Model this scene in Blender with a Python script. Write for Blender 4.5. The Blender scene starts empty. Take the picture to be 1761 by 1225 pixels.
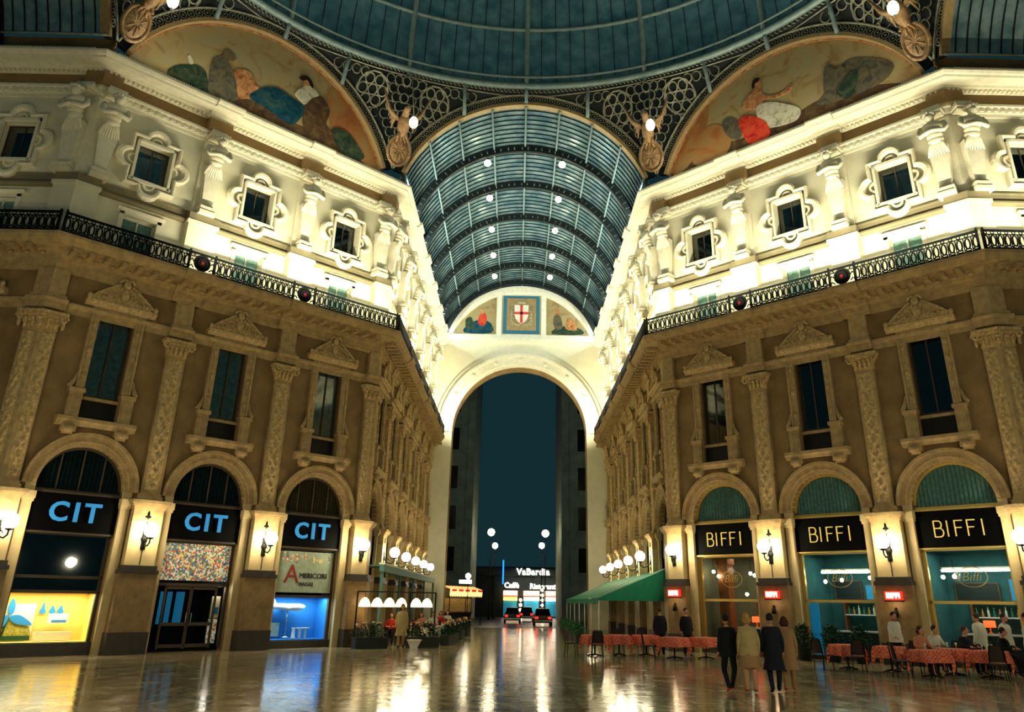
import bpy, bmesh, math, random
from mathutils import Vector, Matrix
from mathutils.geometry import tessellate_polygon
PI = math.pi
RND = random.Random(11)
SC = bpy.context.scene
COL = SC.collection
S2 = math.sqrt(2)

# ------------------------------------------------------------------ materials
def lin(c):
    return tuple((v / 255 / 12.92) if v / 255 <= 0.04045 else ((v / 255 + 0.055) / 1.055) ** 2.4 for v in c)

MATS = {}
def mat(name, col, rough=0.7, metal=0.0, emit=None, estr=1.0, noise=0.0, nscale=3.0, bump=0.0, bscale=20.0, spec=0.4, trans=0.0):
    m = bpy.data.materials.new(name); m.use_nodes = True
    nt = m.node_tree; b = nt.nodes['Principled BSDF']
    c = lin(col)
    b.inputs['Base Color'].default_value = (*c, 1)
    b.inputs['Roughness'].default_value = rough
    b.inputs['Metallic'].default_value = metal
    b.inputs['Specular IOR Level'].default_value = spec
    tc = nt.nodes.new('ShaderNodeTexCoord')
    if noise > 0:
        n = nt.nodes.new('ShaderNodeTexNoise'); n.inputs['Scale'].default_value = nscale; n.inputs['Detail'].default_value = 6
        nt.links.new(tc.outputs['Object'], n.inputs['Vector'])
        r = nt.nodes.new('ShaderNodeValToRGB')
        lo = tuple(max(0, v * (1 - noise)) for v in c); hi = tuple(min(1, v * (1 + noise)) for v in c)
        r.color_ramp.elements[0].color = (*lo, 1); r.color_ramp.elements[1].color = (*hi, 1)
        r.color_ramp.elements[0].position = 0.3; r.color_ramp.elements[1].position = 0.7
        nt.links.new(n.outputs['Fac'], r.inputs['Fac']); nt.links.new(r.outputs['Color'], b.inputs['Base Color'])
    if bump > 0:
        n2 = nt.nodes.new('ShaderNodeTexNoise'); n2.inputs['Scale'].default_value = bscale; n2.inputs['Detail'].default_value = 4
        nt.links.new(tc.outputs['Object'], n2.inputs['Vector'])
        bp = nt.nodes.new('ShaderNodeBump'); bp.inputs['Strength'].default_value = bump; bp.inputs['Distance'].default_value = 0.05
        nt.links.new(n2.outputs['Fac'], bp.inputs['Height']); nt.links.new(bp.outputs['Normal'], b.inputs['Normal'])
    if emit is not None:
        b.inputs['Emission Color'].default_value = (*lin(emit), 1); b.inputs['Emission Strength'].default_value = estr
    MATS[name] = m
    return m

def glass_mat(name, tint, gloss=0.12, rough=0.03):
    """thin window pane: mostly see-through with a mirror sheen that grows at grazing angles"""
    m = bpy.data.materials.new(name); m.use_nodes = True
    nt = m.node_tree; nt.nodes.clear()
    o = nt.nodes.new('ShaderNodeOutputMaterial')
    t = nt.nodes.new('ShaderNodeBsdfTransparent'); t.inputs['Color'].default_value = (*tint, 1)
    g = nt.nodes.new('ShaderNodeBsdfGlossy'); g.inputs['Roughness'].default_value = rough; g.inputs['Color'].default_value = (.9, 1, 1, 1)
    lw = nt.nodes.new('ShaderNodeLayerWeight'); lw.inputs['Blend'].default_value = gloss
    mx = nt.nodes.new('ShaderNodeMixShader')
    nt.links.new(lw.outputs['Fresnel'], mx.inputs['Fac']); nt.links.new(t.outputs[0], mx.inputs[1]); nt.links.new(g.outputs[0], mx.inputs[2])
    nt.links.new(mx.outputs[0], o.inputs['Surface'])
    MATS[name] = m
    return m

def roof_glass(name, col, col2, tr=0.15):
    """sooty patterned roof glass: part translucent, part reflecting, streaked pane by pane"""
    m = bpy.data.materials.new(name); m.use_nodes = True
    nt = m.node_tree; nt.nodes.clear()
    o = nt.nodes.new('ShaderNodeOutputMaterial'); tc = nt.nodes.new('ShaderNodeTexCoord')
    n = nt.nodes.new('ShaderNodeTexNoise'); n.inputs['Scale'].default_value = 1.3; n.inputs['Detail'].default_value = 5
    nt.links.new(tc.outputs['Object'], n.inputs['Vector'])
    r = nt.nodes.new('ShaderNodeValToRGB')
    r.color_ramp.elements[0].position = .35; r.color_ramp.elements[1].position = .68
    r.color_ramp.elements[0].color = (*lin(col), 1); r.color_ramp.elements[1].color = (*lin(col2), 1)
    nt.links.new(n.outputs['Fac'], r.inputs['Fac'])
    d = nt.nodes.new('ShaderNodeBsdfDiffuse'); tl = nt.nodes.new('ShaderNodeBsdfTranslucent')
    nt.links.new(r.outputs['Color'], d.inputs['Color']); nt.links.new(r.outputs['Color'], tl.inputs['Color'])
    g = nt.nodes.new('ShaderNodeBsdfGlossy'); g.inputs['Roughness'].default_value = .22; g.inputs['Color'].default_value = (.55, .8, .82, 1)
    a = nt.nodes.new('ShaderNodeMixShader'); a.inputs['Fac'].default_value = .4
    nt.links.new(d.outputs[0], a.inputs[1]); nt.links.new(tl.outputs[0], a.inputs[2])
    bmx = nt.nodes.new('ShaderNodeMixShader'); bmx.inputs['Fac'].default_value = .12
    nt.links.new(a.outputs[0], bmx.inputs[1]); nt.links.new(g.outputs[0], bmx.inputs[2])
    tp = nt.nodes.new('ShaderNodeBsdfTransparent'); tp.inputs['Color'].default_value = (.6, .9, .9, 1)
    cm = nt.nodes.new('ShaderNodeMixShader'); cm.inputs['Fac'].default_value = tr
    nt.links.new(bmx.outputs[0], cm.inputs[1]); nt.links.new(tp.outputs[0], cm.inputs[2])
    nt.links.new(cm.outputs[0], o.inputs['Surface'])
    MATS[name] = m
    return m

M = MATS
mat('ochre_stone', (148, 120, 76), .75, noise=.28, nscale=1.2, bump=.35, bscale=14)
mat('ochre_carved', (214, 184, 128), .7, noise=.35, nscale=9, bump=.6, bscale=30)
mat('ochre_trim', (190, 162, 112), .7, noise=.22, nscale=4, bump=.4, bscale=24)
mat('pier_stone', (204, 182, 132), .55, noise=.1, nscale=2, bump=.1, bscale=20)
mat('pier_base', (140, 114, 74), .5, noise=.25, nscale=3, bump=.2, bscale=30)
mat('plinth_stone', (58, 52, 44), .35, noise=.2, nscale=4)
mat('cream_stucco', (232, 226, 196), .8, noise=.06, nscale=1.5, bump=.1, bscale=20)
mat('cream_trim', (240, 232, 204), .75, noise=.08, nscale=4, bump=.15, bscale=25)
mat('brown_frieze', (150, 122, 78), .8, noise=.12, nscale=2)
mat('band_shade', (132, 122, 92), .8, noise=.12, nscale=2)  # duller tone paints in the shade that falls above the ledge
mat('black_iron', (6, 8, 8), .6, 0, spec=.2)
mat('dark_iron', (26, 34, 33), .5, .3, noise=.3, nscale=6)
mat('pale_iron', (150, 150, 128), .5, .2, noise=.3, nscale=5)
mat('teal_iron', (118, 138, 134), .5, .2, noise=.2, nscale=3)
mat('gilt', (210, 180, 96), .35, .6)
mat('bronze', (146, 116, 78), .55, .1, noise=.35, nscale=8, bump=.5, bscale=40)
mat('dark_void', (5, 6, 7), .6)
mat('night_room', (8, 12, 13), .9)
mat('curtain_pale', (150, 176, 170), .9, noise=.25, nscale=7)  # lightened to stand in for bright walls reflected in the panes
mat('curtain_teal', (140, 170, 158), .9, noise=.25, nscale=7)
mat('curtain_cream', (170, 160, 124), .9, noise=.25, nscale=7)
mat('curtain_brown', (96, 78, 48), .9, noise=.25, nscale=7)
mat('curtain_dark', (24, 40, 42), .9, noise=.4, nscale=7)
mat('wood_frame', (70, 60, 44), .5)
mat('white_sash', (210, 208, 186), .5)
glass_mat('pane_glass', (.85, .93, .92), .55)
glass_mat('shop_glass', (.86, .93, .93), .12)
roof_glass('vault_glass', (92, 128, 136), (166, 190, 188))
roof_glass('dome_glass', (72, 118, 130), (120, 164, 170))
mat('louvre', (34, 50, 48), .5)
mat('globe_light', (255, 244, 214), .4, emit=(255, 238, 198), estr=56)
mat('globe_far', (255, 244, 214), .4, emit=(255, 234, 190), estr=26)
mat('pendant_light', (255, 244, 214), .4, emit=(255, 232, 178), estr=26)
mat('eagle_light', (255, 240, 214), .4, emit=(255, 238, 200), estr=5)
mat('tube_light', (255, 255, 240), .4, emit=(244, 250, 226), estr=16)
mat('sign_black', (1.5, 1.5, 2), .6, spec=.08)
mat('gold_letter', (230, 200, 110), .4, .2, emit=(226, 196, 100), estr=.55)
mat('blue_letter', (58, 150, 210), .5, emit=(40, 136, 206), estr=.5)
mat('red_sign', (200, 30, 24), .5, emit=(230, 40, 24), estr=1.6)
mat('sign_white', (250, 244, 220), .5, emit=(255, 240, 200), estr=5)
mat('neon_white', (250, 250, 235), .5, emit=(255, 250, 220), estr=5)
mat('neon_red', (240, 90, 60), .5, emit=(255, 110, 80), estr=2.0)
mat('neon_peach', (250, 190, 160), .5, emit=(255, 190, 150), estr=3.2)
mat('neon_blue', (30, 130, 210), .5, emit=(20, 130, 220), estr=2.2)
mat('shop_blue', (40, 150, 190), .6, emit=(20, 110, 160), estr=.38)
mat('red_cloth', (222, 100, 76), .9)
mat('orange_shade', (240, 90, 40), .6, emit=(255, 84, 36), estr=2.2)
mat('white_cloth', (214, 214, 196), .9)
mat('dark_cloth', (16, 20, 24), .9)
mat('navy_cloth', (20, 26, 38), .9)
mat('beige_cloth', (190, 168, 112), .9, noise=.1, nscale=6)
mat('tan_cloth', (170, 132, 88), .9)
mat('pink_cloth', (204, 132, 100), .9)
mat('skin', (206, 150, 112), .6)
mat('hair_blond', (186, 146, 84), .8, noise=.25, nscale=20)
mat('hair_dark', (26, 20, 16), .8)
mat('hair_brown', (70, 44, 26), .8)
mat('shoe_red', (206, 70, 44), .4)
mat('shoe_black', (12, 12, 12), .4)
mat('leaf', (46, 110, 62), .6, noise=.5, nscale=5)
mat('leaf_dark', (24, 66, 40), .6, noise=.5, nscale=5)
mat('planter_box', (30, 42, 36), .6)
mat('flower_pale', (240, 220, 160), .7)
mat('flower_red', (210, 60, 50), .7)
mat('flower_deep', (120, 20, 18), .8)
mat('awning_green', (24, 122, 92), .85, noise=.12, nscale=3)
mat('awning_red', (214, 40, 36), .8)
mat('awning_yellow', (244, 226, 160), .8)
mat('teal_paint', (70, 120, 116), .5)
mat('wicker', (44, 34, 24), .7, noise=.3, nscale=30)
mat('wood_brown', (128, 78, 42), .45, noise=.25, nscale=4)
mat('chrome', (190, 196, 196), .2, .9)
mat('bottle_green', (60, 120, 84), .15)
mat('bottle_amber', (190, 130, 60), .15)
mat('bottle_clear', (206, 220, 206), .15)
mat('white_china', (236, 232, 220), .3)
mat('cafe_teal', (46, 98, 100), .8, noise=.2, nscale=2)
mat('cafe_grey', (120, 122, 100), .8, noise=.15, nscale=2)
mat('counter_dark', (30, 46, 44), .5)
mat('show_yellow', (250, 216, 110), .7)
mat('show_cream', (250, 236, 190), .7)
mat('show_blue', (36, 128, 200), .7)
mat('show_green', (20, 66, 30), .8)
mat('show_grass', (150, 140, 60), .9, noise=.4, nscale=14)
mat('poster_pale', (170, 186, 160), .7, noise=.14, nscale=6)
mat('ink_red', (150, 50, 40), .7)
mat('ink_dark', (40, 36, 44), .7)
mat('car_dark', (18, 20, 26), .2, .2)
mat('car_red', (60, 16, 16), .2, .2)
mat('tail_light', (230, 24, 16), .4, emit=(255, 26, 16), estr=6)
mat('tyre', (10, 10, 10), .8)
mat('street_stone', (128, 140, 130), .8, noise=.25, nscale=.8)
mat('far_stone', (34, 44, 46), .85, noise=.25, nscale=.6)
mat('asphalt', (46, 46, 42), .28, noise=.2, nscale=2)
mat('shield_white', (236, 226, 206), .7)
mat('shield_red', (206, 60, 44), .7)
mat('panel_blue', (44, 110, 134), .7)
mat('panel_gold', (156, 132, 88), .8, noise=.15, nscale=5)

def painting_mat(name, c1, c2, c3, sc):
    m = bpy.data.materials.new(name); m.use_nodes = True
    nt = m.node_tree; b = nt.nodes['Principled BSDF']; b.inputs['Roughness'].default_value = .85
    b.inputs['Specular IOR Level'].default_value = .1
    tc = nt.nodes.new('ShaderNodeTexCoord'); n = nt.nodes.new('ShaderNodeTexNoise')
    n.inputs['Scale'].default_value = sc; n.inputs['Detail'].default_value = 8; n.inputs['Distortion'].default_value = 1.2
    nt.links.new(tc.outputs['Object'], n.inputs['Vector'])
    r = nt.nodes.new('ShaderNodeValToRGB'); e = r.color_ramp.elements
    e[0].position = .3; e[0].color = (*lin(c1), 1); e[1].position = .72; e[1].color = (*lin(c3), 1)
    x = e.new(.5); x.color = (*lin(c2), 1)
    nt.links.new(n.outputs['Fac'], r.inputs['Fac']); nt.links.new(r.outputs['Color'], b.inputs['Base Color'])
    MATS[name] = m
painting_mat('paint_sky', (138, 112, 70), (164, 144, 98), (150, 148, 110), .9)
painting_mat('paint_orange', (150, 92, 52), (160, 112, 64), (150, 128, 80), .8)
painting_mat('paint_earth', (58, 44, 34), (84, 64, 42), (110, 90, 54), 1.6)
painting_mat('paint_green', (30, 46, 36), (48, 66, 50), (84, 84, 56), 2.2)
painting_mat('paint_teal', (10, 40, 52), (20, 66, 80), (58, 84, 76), 1.6)
painting_mat('paint_flesh', (120, 76, 44), (180, 122, 76), (200, 160, 110), 2.4)
painting_mat('paint_red', (150, 34, 24), (206, 62, 42), (190, 90, 54), 2.4)
painting_mat('paint_white', (130, 128, 108), (196, 190, 160), (214, 206, 180), 2.8)
painting_mat('paint_slate', (62, 62, 54), (92, 88, 70), (116, 100, 66), 2.2)
painting_mat('paint_dark', (22, 18, 16), (40, 30, 22), (60, 44, 30), 3.0)

def check_cloth():
    m = M['red_cloth']; nt = m.node_tree; b = nt.nodes['Principled BSDF']
    tc = nt.nodes.new('ShaderNodeTexCoord'); ck = nt.nodes.new('ShaderNodeTexChecker')
    ck.inputs['Scale'].default_value = 16
    ck.inputs['Color1'].default_value = (*lin((222, 88, 64)), 1); ck.inputs['Color2'].default_value = (*lin((236, 146, 112)), 1)
    nt.links.new(tc.outputs['Object'], ck.inputs['Vector']); nt.links.new(ck.outputs['Color'], b.inputs['Base Color'])
check_cloth()

def confetti_mat():
    """transom panel pasted with hundreds of small bright stickers"""
    m = bpy.data.materials.new('confetti'); m.use_nodes = True
    nt = m.node_tree; b = nt.nodes['Principled BSDF']; b.inputs['Roughness'].default_value = .5
    tc = nt.nodes.new('ShaderNodeTexCoord'); v = nt.nodes.new('ShaderNodeTexVoronoi'); v.inputs['Scale'].default_value = 16
    nt.links.new(tc.outputs['Object'], v.inputs['Vector'])
    sp = nt.nodes.new('ShaderNodeSeparateColor'); nt.links.new(v.outputs['Color'], sp.inputs[0])
    r = nt.nodes.new('ShaderNodeValToRGB'); r.color_ramp.interpolation = 'CONSTANT'
    cols = [(236, 232, 210), (90, 130, 130), (216, 96, 60), (240, 210, 120), (70, 96, 130), (228, 226, 200), (110, 140, 120), (206, 160, 120)]
    e = r.color_ramp.elements
    e[0].position = 0; e[0].color = (*lin(cols[0]), 1); e[1].position = .125; e[1].color = (*lin(cols[1]), 1)
    for i in range(2, 8):
        x = e.new(i / 8); x.color = (*lin(cols[i]), 1)
    nt.links.new(sp.outputs[0], r.inputs['Fac']); nt.links.new(r.outputs['Color'], b.inputs['Base Color'])
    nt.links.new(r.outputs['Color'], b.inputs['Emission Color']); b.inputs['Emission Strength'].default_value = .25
    MATS['confetti'] = m
confetti_mat()

def floor_mat():
    m = bpy.data.materials.new('marble_floor'); m.use_nodes = True
    nt = m.node_tree; b = nt.nodes['Principled BSDF']
    tc = nt.nodes.new('ShaderNodeTexCoord')
    def node(t, **k):
        n = nt.nodes.new(t)
        for a, v in k.items(): setattr(n, a, v)
        return n
    def math_(op, a, bb=None):
        n = node('ShaderNodeMath', operation=op)
        for i, v in enumerate((a, bb)):
            if v is None: continue
            if isinstance(v, (int, float)): n.inputs[i].default_value = v
            else: nt.links.new(v, n.inputs[i])
        return n.outputs[0]
    sx = node('ShaderNodeSeparateXYZ'); nt.links.new(tc.outputs['Object'], sx.inputs[0])
    X, Y = sx.outputs[0], sx.outputs[1]
    rr = math_('SQRT', math_('ADD', math_('MULTIPLY', X, X), math_('MULTIPLY', math_('ADD', Y, 17.64), math_('ADD', Y, 17.64))))
    ring = math_('PINGPONG', rr, 1.15)                     # rings of inlay about the middle of the crossing
    band = math_('GREATER_THAN', ring, .92)
    gx = math_('GREATER_THAN', math_('PINGPONG', math_('ADD', X, .6), .6), .545)
    gy = math_('GREATER_THAN', math_('PINGPONG', Y, .6), .545)
    grid = math_('MAXIMUM', gx, gy)
    n = node('ShaderNodeTexNoise'); n.inputs['Scale'].default_value = 1.1; n.inputs['Detail'].default_value = 9; n.inputs['Distortion'].default_value = 1.6
    nt.links.new(tc.outputs['Object'], n.inputs['Vector'])
    r = node('ShaderNodeValToRGB'); e = r.color_ramp.elements
    e[0].position = .3; e[0].color = (*lin((158, 144, 108)), 1); e[1].position = .7; e[1].color = (*lin((212, 196, 152)), 1)
    nt.links.new(n.outputs['Fac'], r.inputs['Fac'])
    def mix(fac, a, col):
        q = node('ShaderNodeMix', data_type='RGBA'); nt.links.new(fac, q.inputs[0]); nt.links.new(a, q.inputs[6]); q.inputs[7].default_value = (*lin(col), 1)
        return q.outputs[2]
    c = mix(math_('MULTIPLY', grid, .45), r.outputs['Color'], (96, 84, 60))
    c = mix(math_('MULTIPLY', band, .5), c, (138, 92, 62))
    nt.links.new(c, b.inputs['Base Color'])
    n2 = node('ShaderNodeTexNoise'); n2.inputs['Scale'].default_value = 1.7; n2.inputs['Detail'].default_value = 4
    nt.links.new(tc.outputs['Object'], n2.inputs['Vector'])
    mr = node('ShaderNodeMapRange'); mr.inputs['From Min'].default_value = .3; mr.inputs['From Max'].default_value = .7
    mr.inputs['To Min'].default_value = .07; mr.inputs['To Max'].default_value = .17
    nt.links.new(n2.outputs['Fac'], mr.inputs['Value']); nt.links.new(mr.outputs[0], b.inputs['Roughness'])
    n3 = node('ShaderNodeTexNoise'); n3.inputs['Scale'].default_value = 9; n3.inputs['Detail'].default_value = 2
    nt.links.new(tc.outputs['Object'], n3.inputs['Vector'])
    bp = node('ShaderNodeBump'); bp.inputs['Strength'].default_value = .16; bp.inputs['Distance'].default_value = .02
    nt.links.new(n3.outputs['Fac'], bp.inputs['Height']); nt.links.new(bp.outputs['Normal'], b.inputs['Normal'])
    b.inputs['Specular IOR Level'].default_value = .38
    MATS['marble_floor'] = m
floor_mat()

# ------------------------------------------------------------------ mesh helpers
class MB:
    def __init__(s, off=(0, 0, 0)):
        s.v = []; s.f = []; s.mi = []; s.off = Vector(off); s.sm = []
    def add(s, vs, fs, mi=0, sm=False):
        b = len(s.v)
        s.v += [tuple(Vector(p) - s.off) for p in vs]
        s.f += [tuple(b + i for i in f) for f in fs]; s.mi += [mi] * len(fs); s.sm += [sm] * len(fs)
        return s
    def box(s, x0, x1, y0, y1, z0, z1, mi=0):
        return s.add([(x0, y0, z0), (x1, y0, z0), (x1, y1, z0), (x0, y1, z0), (x0, y0, z1), (x1, y0, z1), (x1, y1, z1), (x0, y1, z1)],
                     [(0, 3, 2, 1), (4, 5, 6, 7), (0, 1, 5, 4), (1, 2, 6, 5), (2, 3, 7, 6), (3, 0, 4, 7)], mi)
    def prism_z(s, poly, z0, z1, mi=0):
        n = len(poly)
        vs = [(x, y, z0) for x, y in poly] + [(x, y, z1) for x, y in poly]
        fs = [tuple(range(n - 1, -1, -1)), tuple(range(n, 2 * n))] + [(i, (i + 1) % n, n + (i + 1) % n, n + i) for i in range(n)]
        return s.add(vs, fs, mi)
    def prism_y(s, poly, y0, y1, mi=0):
        """poly in (x,z); front at y0"""
        n = len(poly)
        vs = [(x, y0, z) for x, z in poly] + [(x, y1, z) for x, z in poly]
        tris = tessellate_polygon([[Vector((x, z, 0)) for x, z in poly]])
        fs = [tuple(t) for t in tris] + [tuple(n + i for i in t) for t in tris]
        fs += [(i, (i + 1) % n, n + (i + 1) % n, n + i) for i in range(n)]
        return s.add(vs, fs, mi)
    def sweep(s, prof, x0, x1, k0=0.0, k1=0.0, mi=0):
        """profile [(projection, z)] run along x; ends mitred by k*projection"""
        n = len(prof)
        vs = [(x0 - k0 * p, -p, z) for p, z in prof] + [(x1 + k1 * p, -p, z) for p, z in prof]
        fs = [(i, (i + 1) % n, n + (i + 1) % n, n + i) for i in range(n)]
        t = tessellate_polygon([[Vector((p, z, 0)) for p, z in prof]])
        fs += [tuple(q) for q in t] + [tuple(n + i for i in q) for q in t]
        return s.add(vs, fs, mi)
    def tube(s, path, r, n=6, closed=False, mi=0, sm=True, caps=True):
        P = [Vector(p) for p in path]; m = len(P)
        rs = r if isinstance(r, (list, tuple)) else [r] * m
        up = None; vs = []
        for i in range(m):
            a = P[(i - 1) % m] if (closed or i > 0) else P[i]
            b = P[(i + 1) % m] if (closed or i < m - 1) else P[i]
            t = (b - a)
            if t.length < 1e-9: t = Vector((0, 0, 1))
            t.normalize()
            if up is None:
                up = Vector((0, 0, 1)) if abs(t.z) < .9 else Vector((1, 0, 0))
            u = t.cross(up)
            if u.length < 1e-6: u = t.cross(Vector((1, 0, 0)))
            u.normalize(); w = u.cross(t).normalized(); up = w
            for k in range(n):
                an = 2 * PI * k / n
                vs.append(P[i] + rs[i] * (math.cos(an) * u + math.sin(an) * w))
        fs = []
        for i in range(m if closed else m - 1):
            j = (i + 1) % m
            for k in range(n):
                k2 = (k + 1) % n
                fs.append((i * n + k, i * n + k2, j * n + k2, j * n + k))
        if not closed and caps:
            fs += [tuple(range(n - 1, -1, -1)), tuple((m - 1) * n + k for k in range(n))]
        return s.add(vs, fs, mi, sm)
    def lathe(s, prof, c=(0, 0, 0), n=16, mi=0, sm=True):
        vs = []; m = len(prof)
        for r, z in prof:
            for k in range(n):
                a = 2 * PI * k / n
                vs.append((c[0] + r * math.cos(a), c[1] + r * math.sin(a), c[2] + z))
        fs = [(i * n + k, i * n + (k + 1) % n, (i + 1) * n + (k + 1) % n, (i + 1) * n + k) for i in range(m - 1) for k in range(n)]
        fs += [tuple(range(n - 1, -1, -1)), tuple((m - 1) * n + k for k in range(n))]
        return s.add(vs, fs, mi, sm)
    def ell(s, c, r, n=14, m=8, mi=0, rot=None):
        if not isinstance(r, (tuple, list)): r = (r, r, r)
        vs = []
        for i in range(m + 1):
            ph = -PI / 2 + PI * i / m
            for k in range(n):
                a = 2 * PI * k / n
                p = Vector((r[0] * math.cos(ph) * math.cos(a), r[1] * math.cos(ph) * math.sin(a), r[2] * math.sin(ph)))
                if rot is not None: p = rot @ p
                vs.append(Vector(c) + p)
        fs = [(i * n + k, i * n + (k + 1) % n, (i + 1) * n + (k + 1) % n, (i + 1) * n + k) for i in range(m) for k in range(n)]
        return s.add(vs, fs, mi, True)
    def arch(s, cx, cz, r0, r1, a0, a1, y0, y1, n=24, mi=0):
        """flat ring sector in the x-z plane between radii r0<r1, from y0 (front) to y1"""
        vs = []
        for i in range(n + 1):
            a = a0 + (a1 - a0) * i / n; c_, s_ = math.cos(a), math.sin(a)
            vs += [(cx + r0 * c_, y0, cz + r0 * s_), (cx + r1 * c_, y0, cz + r1 * s_), (cx + r1 * c_, y1, cz + r1 * s_), (cx + r0 * c_, y1, cz + r0 * s_)]
        fs = []
        for i in range(n):
            for k in range(4):
                k2 = (k + 1) % 4
                fs.append((4 * i + k, 4 * i + k2, 4 * i + 4 + k2, 4 * i + 4 + k))
        fs += [(0, 3, 2, 1), (4 * n, 4 * n + 1, 4 * n + 2, 4 * n + 3)]
        return s.add(vs, fs, mi)
    def grid(s, nx, ny, fn, mi=0, sm=True):
        vs = [fn(i / nx, j / ny) for j in range(ny + 1) for i in range(nx + 1)]
        w = nx + 1
        return s.add(vs, [(j * w + i, j * w + i + 1, (j + 1) * w + i + 1, (j + 1) * w + i) for j in range(ny) for i in range(nx)], mi, sm)
    def mesh_in(s, me, mtx=Matrix(), mi=0, sm=False):
        return s.add([mtx @ v.co for v in me.vertices], [tuple(p.vertices) for p in me.polygons], mi, sm)
    def build(s, name, mats, parent=None, recalc=True):
        me = bpy.data.meshes.new(name)
        me.from_pydata(s.v, [], s.f)
        for m in (mats if isinstance(mats, (list, tuple)) else [mats]):
            me.materials.append(M[m] if isinstance(m, str) else m)
        me.polygons.foreach_set('material_index', s.mi); me.polygons.foreach_set('use_smooth', s.sm)
        me.validate()
        if recalc:
            b = bmesh.new(); b.from_mesh(me); bmesh.ops.recalc_face_normals(b, faces=b.faces); b.to_mesh(me); b.free()
        me.update()
        o = bpy.data.objects.new(name, me); COL.objects.link(o)
        if parent is not None: o.parent = parent
        return o

def tag(o, label=None, cat=None, group=None, kind=None):
    for k, v in (('label', label), ('category', cat), ('group', group), ('kind', kind)):
        if v: o[k] = v
    return o
def empty(name, mtx=None):
    o = bpy.data.objects.new(name, None); COL.objects.link(o); o.empty_display_size = .2
    if mtx is not None: o.matrix_basis = mtx
    return o
KIDS = {}
def dup(root, mtx, label=None, name=None, group=None):
    def cp(o, par):
        c = o.copy(); COL.objects.link(c)
        if par is not None: c.parent = par
        for ch in [x for x in o.children]: cp(ch, c)
        return c
    r = cp(root, None); r.matrix_basis = mtx
    if name: r.name = name
    if label: r['label'] = label
    if group: r['group'] = group
    return r
def place(proto, mtxs, labels, names=None, group=None):
    """first placement moves the prototype itself, the rest are copies"""
    for i, (mt, lb) in enumerate(zip(mtxs, labels)):
        if i == 0:
            proto.matrix_basis = mt; proto['label'] = lb
            if names: proto.name = names[0]
            if group: proto['group'] = group
        else:
            dup(proto, mt, lb, names[i] if names else None, group)

_TXT = {}
def text_mesh(body, size, extrude=.02, offset=0.0, align='CENTER', spacing=1.0):
    k = (body, size, extrude, offset, align, spacing)
    if k in _TXT: return _TXT[k]
    cu = bpy.data.curves.new('t', 'FONT'); cu.body = body; cu.size = size; cu.extrude = extrude; cu.offset = offset
    cu.align_x = align; cu.align_y = 'CENTER'; cu.resolution_u = 3; cu.space_character = spacing
    o = bpy.data.objects.new('t', cu); COL.objects.link(o)
    bpy.context.view_layer.update()
    me = bpy.data.meshes.new_from_object(o.evaluated_get(bpy.context.evaluated_depsgraph_get()))
    bpy.data.objects.remove(o); bpy.data.curves.remove(cu)
    _TXT[k] = me
    return me
# text stands in the x-z plane facing -y
TXR = Matrix(((1, 0, 0, 0), (0, 0, -1, 0), (0, 1, 0, 0), (0, 0, 0, 1)))
def text_at(x, y, z): return Matrix.Translation((x, y, z)) @ TXR

def smooth_closed(pts, n=4):
    out = []; m = len(pts)
    for i in range(m):
        p0, p1, p2, p3 = (Vector((*pts[(i + k) % m], 0)) for k in (-1, 0, 1, 2))
        for t in range(n):
            t = t / n
            q = .5 * ((2 * p1) + (p2 - p0) * t + (2 * p0 - 5 * p1 + 4 * p2 - p3) * t * t + (3 * p1 - p0 - 3 * p2 + p3) * t ** 3)
            out.append((q.x, q.y))
    return out

# ------------------------------------------------------------------ plan of the place
W, L, DE = 7.25, 14.7, 27.65          # half width of the passage, side of the crossing, length of the passage
SD = L / S2
K = S2 - 1
def frame(ox, oy, rx, ry):
    """x runs to the viewer's right along the wall, y into the wall, z up"""
    return Matrix(((rx, -ry, 0, ox), (ry, rx, 0, oy), (0, 0, 1, 0), (0, 0, 0, 1)))
Q = 1 / S2
F = {
    'wall_left': frame(-W - SD, -SD, Q, Q), 'wall_right': frame(W, 0, Q, -Q),
    'wall_left_passage': frame(-W, 0, 0, 1), 'wall_right_passage': frame(W, DE, 0, -1),
    'wall_left_transept': frame(-W - SD - 7, -SD, 1, 0), 'wall_right_transept': frame(W + SD, -SD, 1, 0),
}
# name: length, pilasters, bays, mitre0, mitre1, corner pilaster at (start, end)
SPEC = {
    'wall_left': (L, [4.94, 9.76], [2.53, 7.35, 12.17], K, K, (1, 1)),
    'wall_right': (L, [4.94, 9.76], [2.53, 7.35, 12.17], K, K, (1, 1)),
    'wall_left_passage': (DE, [4.6 * k for k in range(1, 6)], [2.3 + 4.6 * k for k in range(6)], K, -1, (1, 0)),
    'wall_right_passage': (DE, [DE - 4.6 * k for k in range(1, 6)], [DE - 2.3 - 4.6 * k for k in range(6)], -1, K, (0, 1)),
    'wall_left_transept': (7, [1.7], [4.15], 0, K, (0, 1)),
    'wall_right_transept': (7, [5.3], [2.85], K, 0, (1, 0)),
}
ZDECK, ZTOP = 14.38, 22.9
RIN, ROUT, ZSP = 1.47, 1.95, 5.5

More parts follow.
